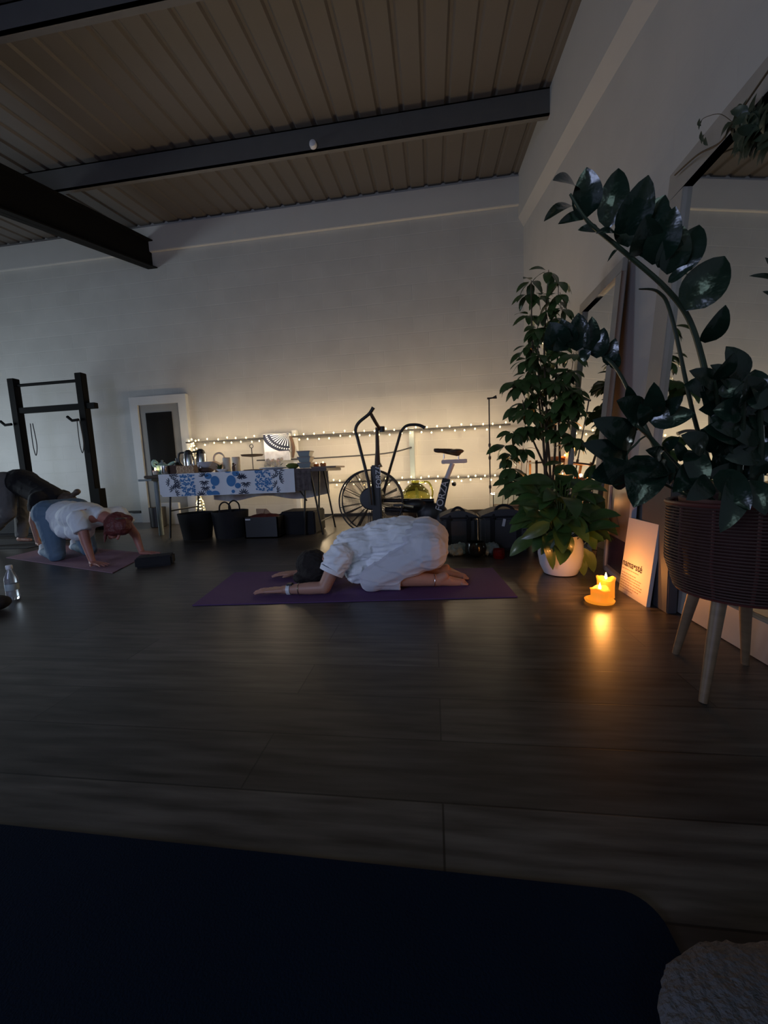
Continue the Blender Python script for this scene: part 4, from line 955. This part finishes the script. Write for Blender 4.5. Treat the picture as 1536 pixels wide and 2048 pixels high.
bigcandle(c2, .042, .100, 'taller lit pillar candle with a drooping rim behind the short candle', 2.4)
def leaning(name, a, b_, h, lean, th, label, cat):
    """upright board: bottom edge a->b_, leaning towards +X by lean"""
    a, b_ = Vector(a), Vector(b_); t = thing(name, (a+b_)/2, label, cat); e = (b_-a).normalized(); Wd = (b_-a).length
    out = Vector((e.y, -e.x, 0)); out = out if out.x > 0 else -out
    upv = (Vector((0, 0, 1))*math.cos(lean)+out*math.sin(lean)); n_ = (upv.cross(e)); n_ = n_ if n_.x < 0 else -n_
    def Q(u, v, k): return a+e*(u*Wd)+upv*(v*h)+n_*k
    def slab(u0, u1, v0, v1, k0, k1):
        vs = [Q(u0, v0, k0), Q(u1, v0, k0), Q(u1, v1, k0), Q(u0, v1, k0), Q(u0, v0, k1), Q(u1, v0, k1), Q(u1, v1, k1), Q(u0, v1, k1)]
        return MB().add(vs, [(0, 3, 2, 1), (4, 5, 6, 7), (0, 1, 5, 4), (1, 2, 6, 5), (2, 3, 7, 6), (3, 0, 4, 7)])
    return t, Q, slab, e, upv, n_, Wd
t, Q, slab, e, upv, n_, Wd = leaning('canvas_sign', (1.0, 2.215, 0), (1.005, 1.945, 0), .405, .11, .02, 'white canvas reading nama-sté leaning behind the two lit candles', 'sign')
slab(0, 1, 0, 1, -.018, 0).build('canvas_board', 'canvas', t, smooth=False)
text('nama•sté', .052, 'ink', Q(.37, .40, .001), e, upv, t, ext=.0004)
for k, (v, u1) in enumerate(((.325, .62), (.27, .55), (.235, .75), (.20, .72), (.165, .80), (.13, .78), (.095, .70), (.06, .5))):
    mb = MB(); u = .03; r_ = random.Random(k)
    while u < u1:
        du = r_.uniform(.03, .09); s_ = slab(u, min(u1, u+du), v-.006, v+.006, .0002, .0008); mb.add(s_.v, s_.f); u += du+.015
    mb.build('text_line', 'inkl', t, smooth=False)
t, Q, slab, e, upv, n_, Wd = leaning('picture_frame', (1.105, 2.66, 0), (1.05, 2.235, 0), .58, .05, .02, 'silver framed picture with a dark lower print leaning behind the canvas sign', 'picture')
slab(.04, .96, .03, .97, -.015, -.004).build('print', 'pic', t, smooth=False)
slab(.12, .92, .08, .42, -.0035, -.003).build('print_lower_area', 'picdark', t, smooth=False)
mb = MB()
for q in ((0, 1, 0, .05), (0, 1, .95, 1), (0, .07, 0, 1), (.93, 1, 0, 1)): s_ = slab(*q, -.018, .006); mb.add(s_.v, s_.f)
mb.build('frame', 'frame', t, smooth=False)
# dark slim cabinet between sign and basket
t = thing('slim_cabinet', (1.1, 2.0, 0), 'slim dark grey wooden box standing between the canvas sign and the plant basket', 'box')
MB().box((1.05, 1.86, 0), (1.095, 2.10, .60)).build('box_body', 'dgrey', t, bevel=.004)
MB().box((1.045, 1.855, .60), (1.10, 2.105, .615)).build('lid', 'dwood', t, bevel=.003)

# ================================================================ WHITE POT + PEACE LILY
c = Vector((.80, 2.56, 0)); t = thing('peace_lily', c, 'leafy green plant in a white ceramic pot on the floor right of the purple mat', 'potted plant')
MB().lathe(c, [(.085, 0), (.10, .006), (.125, .06), (.137, .13), (.132, .20), (.118, .255), (.108, .255), (.115, .2), (.11, .05)], n=40).build('pot', 'potw', t)
MB().lathe(c, [(.112, .22), (.02, .235)], n=20).build('soil', 'soil', t)
rnd = random.Random(11); fol = MB(); stm = MB()
for k in range(80):
    a = rnd.uniform(0, 2*PI); R_ = rnd.uniform(.08, .30); hgt = rnd.uniform(.30, .66)-R_*.35; L = rnd.uniform(.16, .25)
    base = c+Vector((R_*.55*math.cos(a), R_*.55*math.sin(a), hgt)); dr = Vector((math.cos(a), math.sin(a), rnd.uniform(-.9, .35)))
    tip = base+dr.normalized()*L
    tip.x = min(tip.x, 1.09-.03)
    fol.leaf(base, tip, L*.5, (rnd.uniform(-.3, .3), -.7, .8), .2, .12)
    stm.tube([c+Vector((.03*math.cos(a), .03*math.sin(a), .22)), c+Vector((R_*.3*math.cos(a), R_*.3*math.sin(a), hgt*.75)), base], .003, n=5, smooth=True)
for px0, py0, px1, py1, wd, Y in ((1088, 1062, 1106, 1140, .075, 2.40), (1095, 1055, 1045, 1012, .09, 2.45), (1100, 1045, 1042, 1078, .09, 2.38), (1140, 1070, 1139, 1112, .05, 2.40), (1110, 1060, 1082, 1110, .08, 2.40), (1170, 1050, 1190, 1100, .08, 2.45)):
    fol.leaf(W(px0, py0, Y), W(px1, py1, Y), wd, (0, -1, .3), .2, .08)
fol.build('foliage', 'lily', t); stm.build('stems', 'lily', t)
mb = MB()
for px0, py0, px1, py1 in ((1165, 1095, 1178, 1135), (1160, 1110, 1168, 1152), (1175, 1100, 1188, 1145)): mb.leaf(W(px0, py0, 2.5), W(px1, py1, 2.5), .07, (0, -1, .2), .15, .06)
o = mb.build('trailing_leaves', 'pothos', t)

# ================================================================ UMBRELLA PLANT
c = Vector((.98, 3.42, 0)); t = thing('umbrella_plant', c, 'tall bushy umbrella plant climbing the corner behind the white pot', 'potted plant')
MB().lathe(c, [(.11, 0), (.13, .01), (.15, .24), (.14, .24), (.12, .03)], n=28).build('pot', 'dgrey', t)
MB().lathe(c, [(.14, .21), (.02, .225)], n=20).build('soil', 'soil', t)
whorls = [(1097, 540), (1117, 560), (1062, 560), (1055, 585), (1078, 588), (1108, 598), (1120, 585), (1060, 628), (1092, 618), (1112, 632), (1125, 615), (1075, 652), (1100, 668), (1058, 690), (1052, 718), (1078, 706), (1098, 722), (1123, 700), (1148, 706), (1056, 745), (1082, 752), (1108, 762), (1135, 745), (1162, 738), (1188, 752), (1040, 770), (1070, 785), (1098, 800), (1128, 790), (1200, 768), (1212, 745), (1036, 812), (1062, 822), (1090, 838), (1118, 826), (1148, 812), (1172, 838), (1195, 812), (1212, 795), (1026, 862), (1050, 850), (1074, 872), (1104, 872), (1132, 862), (1160, 880), (1022, 905), (1046, 896), (1070, 915), (1118, 905), (1145, 925), (1030, 942), (1054, 950), (1082, 945), (1136, 955), (1028, 972), (1062, 985)]
fol = MB(); stm = MB(); rnd = random.Random(4)
for i, (px, py) in enumerate(whorls):
    Y = rnd.uniform(3.02, 3.5); p = W(px, py, Y); p.x = min(p.x, 1.04)
    if (abs(px-1097) < 30 and abs(py-908) < 42) or (abs(px-1062) < 14 and abs(py-945) < 16): continue
    for rep in range(1 if py < 640 else 2):
        q_ = p if rep == 0 else p+Vector((rnd.uniform(-.07, .07), rnd.uniform(-.12, .15), rnd.uniform(-.09, .05))); q_.x = min(q_.x, 1.04)
        if rep and 860 < py < 960 and abs(px-1097) < 60: continue
        n = rnd.choice((6, 7, 8)); a0 = rnd.uniform(0, 6); L = rnd.uniform(.10, .15); tilt = rnd.uniform(-.5, .3)
        for k in range(n):
            a = a0+k*2*PI/n; d = Vector((math.cos(a), math.sin(a)*.8, rnd.uniform(-1.5, -.3)+tilt*math.cos(a))).normalized()
            fol.leaf(q_+d*.02, q_+d*(L+.02), L*.56, (0, rnd.uniform(-1, 0), 1), .12, .10, nl=5)
    bx_ = c+Vector((rnd.uniform(-.06, .04), rnd.uniform(-.05, .05), 0)); zt2 = max(.3, p.z-.18)
    stm.tube([(p.x*.85+bx_.x*.15, p.y, p.z-.12), (p.x*.95+bx_.x*.05, p.y, p.z-.05), p], .0025, n=5, smooth=True)
fol.build('foliage', 'umb', t)
for k, (px, py) in enumerate(((1097, 545), (1062, 565), (1125, 640), (1075, 655), (1165, 740), (1045, 800))):
    p = W(px, py, 3.25); p.x = min(p.x, 1.04); q = c+Vector((-.06+k*.025, -.03+.012*k, .22)); stm.tube([q, q.lerp(p, .35)+Vector((.02, .02, .05)), q.lerp(p, .7)+Vector((-.02, 0, .03)), p], [.012, .01, .007, .004], n=7, smooth=True)
stm.build('stems', 'stem', t)
# candle shelf behind the plants
t = thing('candle_shelf', (1.11, 3.82, 0), 'small wooden stand with shelves of lit tealights glowing through the plants', 'shelf')
for x in (.94, 1.26):
    for y in (3.70, 3.94): MB().box((x-.01, y-.01, 0), (x+.01, y+.01, .74)).build('leg', 'wood', t, smooth=False)
for z in (.28, .54, .71): MB().box((.93, 3.69, z), (1.27, 3.95, z+.016)).build('shelf_board', 'wood', t, smooth=False)
for i, (x, y, z, lab) in enumerate(((1.12, 3.76, .727, 'lit tealight in terracotta cup on the top shelf, seen through the umbrella plant'), (.99, 3.76, .557, 'lit tealight on the middle shelf, left one behind the leaves'), (1.19, 3.76, .557, 'lit tealight on the middle shelf, right one behind the leaves'), (1.22, 3.80, .727, 'lit tealight at the right end of the top shelf'), (1.08, 3.78, .297, 'lit tealight on the lowest shelf behind the green leaves'))):
    tealight((x, y, z), lab, 2.0, r=.045)

# ================================================================ ZZ PLANT in cord basket
c = Vector((.915, 1.27, 0)); t = thing('plant_basket', c, 'round dark red cord basket planter on four pale wooden legs, right foreground', 'planter')
R0 = .185; zb_, zt_ = .31, .578
mb = MB(); nr = 30
for k in range(nr):
    z = zb_+(zt_-zb_)*k/(nr-1); u = k/(nr-1); rr_ = R0*(.86+.14*min(1, u*3)) ; mb.torus((c.x, c.y, z), rr_, .0034, n=56, m=6)
mb.build('cord_wrap', 'rope', t)
MB().lathe((c.x, c.y, zb_-.01), [(R0*.84, 0), (R0*.86, .012), (.01, .012)], n=40).build('base_plate', 'potred', t)
for k in range(12):
    a = k*PI/6+.1; ca, sa = math.cos(a), math.sin(a); MB().tube([(c.x+R0*.83*ca, c.y+R0*.83*sa, zb_-.005), (c.x+(R0-.006)*ca, c.y+(R0-.006)*sa, zb_+.09), (c.x+(R0-.006)*ca, c.y+(R0-.006)*sa, zt_+.003)], .005, n=6).build('rib', 'potred', t)
MB().torus((c.x, c.y, zt_), R0, .007, n=56).build('rim', 'potred', t)
for (fx, fy) in ((.765, 1.165), (.865, 1.47), (1.045, 1.40), (.95, 1.04)):
    f_ = Vector((fx, fy, 0)); tp = c+(f_-c)*.62; tp.z = zb_; MB().tube([f_, tp], [.011, .020], n=12).build('leg', 'wood', t)
t = thing('zz_plant', c+Vector((0, 0, zb_+.01)), 'large dark glossy ZZ plant arching out of the cord basket', 'potted plant')
MB().lathe((c.x, c.y, zb_+.012), [(.12, 0), (.13, .01), (.155, .27), (.145, .27), (.12, .1)], n=36).build('pot', 'potred', t)
MB().lathe((c.x, c.y, zb_+.24), [(.145, 0), (.02, .012)], n=24).build('soil', 'soil', t)
NRM = Vector((-.25, -1, .15))
def C6(x, y): return (1080+x/2.56, 100+y/2.56)
def leafpx(mb, a, b_, wpx, Ya, Yb, roll=0, fold=.22, bend=.08):
    A_, B_ = W(*a, Ya), W(*b_, Yb); dep = (Ya+Yb)/2; wd = wpx/FPX*dep*1.16
    n_ = NRM.copy(); n_.x += roll; mb.leaf(A_, B_, wd, n_, fold, bend, nl=9)
root = c+Vector((0, 0, zb_+.25))
def frond(stem, rs, leaves, sm='zzstem'):
    f_ = MB().tube([Vector(p) for p in stem], rs, n=9, smooth=True).build('stem', sm, t)
    mb = MB()
    for l in leaves: leafpx(mb, *l)
    mb.build('leaflets', 'zz', f_)
Yf = lambda y: 1.16+.0001*y
st = [root+Vector((.0, -.02, 0)), W(1432, 900, 1.24), W(1420, 790, 1.22), W(1385, 655, 1.20), W(1335, 580, 1.18), W(1240, 497, 1.15), W(1175, 442, 1.13), W(1140, 388, 1.12)]
L6 = [(190, 715, 65, 668, 92), (240, 858, 238, 600, 118), (345, 918, 402, 605, 118), (430, 965, 555, 640, 138), (500, 1010, 642, 742, 140), (560, 1080, 600, 760, 150), (575, 1100, 695, 800, 130), (650, 1150, 735, 900, 110), (700, 1160, 815, 895, 125), (160, 795, 20, 878, 60), (235, 853, 92, 892, 56), (300, 920, 193, 922, 42), (400, 955, 285, 940, 52), (395, 1020, 345, 1085, 14), (745, 1335, 945, 1055, 165), (845, 1500, 950, 1305, 92), (655, 1190, 792, 1095, 46), (450, 1010, 470, 800, 120), (520, 1050, 540, 850, 130), (640, 1120, 665, 930, 110)]
frond(st, [.011, .0095, .008, .007, .0065, .0055, .0045, .003], [(C6(a, b_), C6(d, e_), wp/2.56, 1.16, 1.12+.03*((i % 3)-1), .12*((i % 4)-1.5)) for i, (a, b_, d, e_, wp) in enumerate(L6)])
st = [root+Vector((-.03, .01, 0)), W(1395, 860, 1.30), W(1345, 640, 1.26), W(1318, 585, 1.24), W(1278, 578, 1.22)]
frond(st, [.006, .006, .005, .004, .002], [])
def C5(x, y): return (980+x/2.77, 500+y/2.77)
st = [root+Vector((-.08, .05, 0)), W(1330, 930, 1.36), W(1280, 830, 1.42), W(1238, 745, 1.5), W(1205, 712, 1.55), W(1160, 690, 1.58), W(1122, 672, 1.6)]
L5 = [(400, 545, 330, 400, 120), (450, 540, 395, 385, 90), (480, 560, 490, 348, 105), (545, 575, 565, 368, 80), (590, 600, 632, 430, 92), (650, 640, 695, 488, 66), (420, 520, 350, 560, 70), (500, 600, 560, 560, 60), (690, 660, 705, 560, 50)]
frond(st, [.008, .007, .006, .006, .005, .004, .003], [(C5(a, b_), C5(d, e_), wp/2.77, 1.55, 1.52, .2*((i % 4)-1.5)) for i, (a, b_, d, e_, wp) in enumerate(L5)])
def C7(x, y): return (1120+x/2.926, 750+y/2.926)
st = [root+Vector((-.09, -.0, 0)), W(1335, 920, 1.22), W(1300, 875, 1.2), W(1270, 850, 1.18)]
L7 = [(540, 255, 550, 42, 100), (590, 230, 722, 122, 80), (520, 270, 790, 225, 120), (470, 260, 330, 150, 150), (420, 190, 395, 60, 60), (490, 300, 400, 170, 130), (430, 400, 190, 262, 150), (390, 500, 130, 400, 130), (370, 560, 180, 600, 150), (400, 640, 250, 480, 140), (520, 470, 430, 775, 200), (560, 500, 640, 640, 110), (600, 480, 500, 440, 80), (700, 640, 780, 470, 90), (720, 500, 660, 380, 60), (640, 520, 520, 600, 80), (610, 440, 700, 360, 50)]
frond(st, [.009, .008, .006, .004], [(C7(a, b_), C7(d, e_), wp/2.926, 1.22, 1.16+.02*((i % 3)-1), .12*((i % 4)-1.5)) for i, (a, b_, d, e_, wp) in enumerate(L7)])
frond([root+Vector((-.06, 0, 0)), W(1330, 905, 1.24), W(1268, 838, 1.24)], [.006, .005, .003], [])
frond([root+Vector((-.08, .0, 0)), W(1262, 930, 1.22), W(1275, 885, 1.22), W(1300, 868, 1.22)], [.004, .004, .003, .002], [])
# dense crown over the basket
rnd = random.Random(21)
for k in range(7):
    a = rnd.uniform(0, 6.28); q = root+Vector((.05*math.cos(a), .05*math.sin(a), 0)); e_ = W(rnd.uniform(1400, 1560), rnd.uniform(700, 860), rnd.uniform(1.05, 1.3)); m_ = q.lerp(e_, .5)+Vector((0, 0, .05))
    lv = []
    for j in range(13):
        u = .2+.8*j/12; bp = q.lerp(e_, u)+Vector((0, 0, .05*math.sin(PI*u))); bp2 = RM.T@(np.array(bp)-np.array([0, 0, CAM_H])); px, py = bp2[0]/bp2[2]*FPX+768, bp2[1]/bp2[2]*FPX+1024
        aa = rnd.uniform(-PI, 0) if j > 4 else rnd.uniform(-PI*1.1, .1*PI); ln = rnd.uniform(55, 85); lv.append(((px, py), (px+ln*math.cos(aa), py+ln*math.sin(aa)*(.9 if j > 3 else .6)), rnd.uniform(32, 48), bp.y, bp.y+rnd.uniform(-.06, .03), rnd.uniform(-.5, .5)))
    frond([q, m_, e_], [.010, .008, .004], lv)
frond([root+Vector((.03, -.06, 0)), W(1470, 950, 1.1), W(1455, 985, 1.05)], [.008, .007, .004], [((1475, 950), (1440, 1065), 46, 1.06, 1.0, .2), ((1420, 960), (1372, 1000), 40, 1.06, 1.0, .2), ((1440, 940), (1500, 1020), 42, 1.08, 1.0, -.3), ((1500, 960), (1530, 1030), 40, 1.08, 1.04, 0), ((1390, 930), (1345, 985), 40, 1.1, 1.06, .2), ((1410, 900), (1362, 870), 40, 1.1, 1.06, .2), ((1380, 900), (1400, 985), 42, 1.1, 1.06, .2)])
frond([root+Vector((.08, 0, 0)), W(1545, 800, 1.2), W(1560, 560, 1.15)], [.010, .009, .004], [((1550, 560), (1498, 552), 10, 1.15, 1.12, 0), ((1550, 600), (1525, 583), 10, 1.15, 1.12, 0), ((1556, 560), (1530, 515), 14, 1.15, 1.12, 0)])

# trailing plant over the top corner of the large mirror
t = thing('trailing_garland', WX(1500, 250, 1.2), 'dark leafy garland with wiry vine hung over the top of the large mirror', 'garland')
MB().tube([WX(1350, 350, 1.25), WX(1395, 310, 1.24), WX(1440, 285, 1.22), WX(1470, 240, 1.2), WX(1500, 195, 1.2), WX(1545, 130, 1.2)], .004, n=6, smooth=True).build('vine', 'stem', t)
MB().tube([WX(1466, 245, 1.2), WX(1440, 228, 1.18), WX(1410, 235, 1.16), WX(1400, 245, 1.16)], .0012, n=5, smooth=True).build('tendril', 'stem', t)
mb = MB(); rnd = random.Random(8)
for k in range(130):
    p = WX(1510+rnd.gauss(0, 18), 255+rnd.gauss(0, 14), 1.2+rnd.uniform(-.05, .03)); d = Vector((rnd.uniform(-.3, .1), rnd.uniform(-1, 1), rnd.uniform(-1, .8))).normalized(); mb.leaf(p, p+d*.07, .035, (-1, 0, .2), .15, .1, nl=5)
for px, py, dx, dy in ((1398, 238, 4, 14), (1404, 240, -6, 20), (1402, 262, 8, 22), (1410, 275, 6, 16), (1408, 268, -4, 20)):
    mb.leaf(WX(px, py, 1.16), WX(px+dx, py+dy, 1.16), .02, (-1, 0, .1), .15, .1, nl=5)
mb.build('leaves', 'zzstem', t)

# shared groups of repeats
for o in list(bpy.data.objects):
    if o.parent is None and o.get('label'):
        k = o.name.split('.')[0]
        g = {'yoga_mat': 'yoga mats on the floor', 'string_lights': 'fairy light strings on the railing', 'food_container': 'stacked glass food containers', 'cooler_bag': 'charcoal cooler bags', 'standing_mirror': 'mirrors leaning on the right wall', 'coffee_carafe': 'steel carafes on the table', 'plastic_bag': 'crumpled plastic bags', 'exercise_band': 'bands on the squat rack'}.get(k)
        if k == 'pillar_candle': g = 'lit candles on the floor' if 'lit' in o['label'] else 'cream pillar candles on the table'
        if g: o['group'] = g
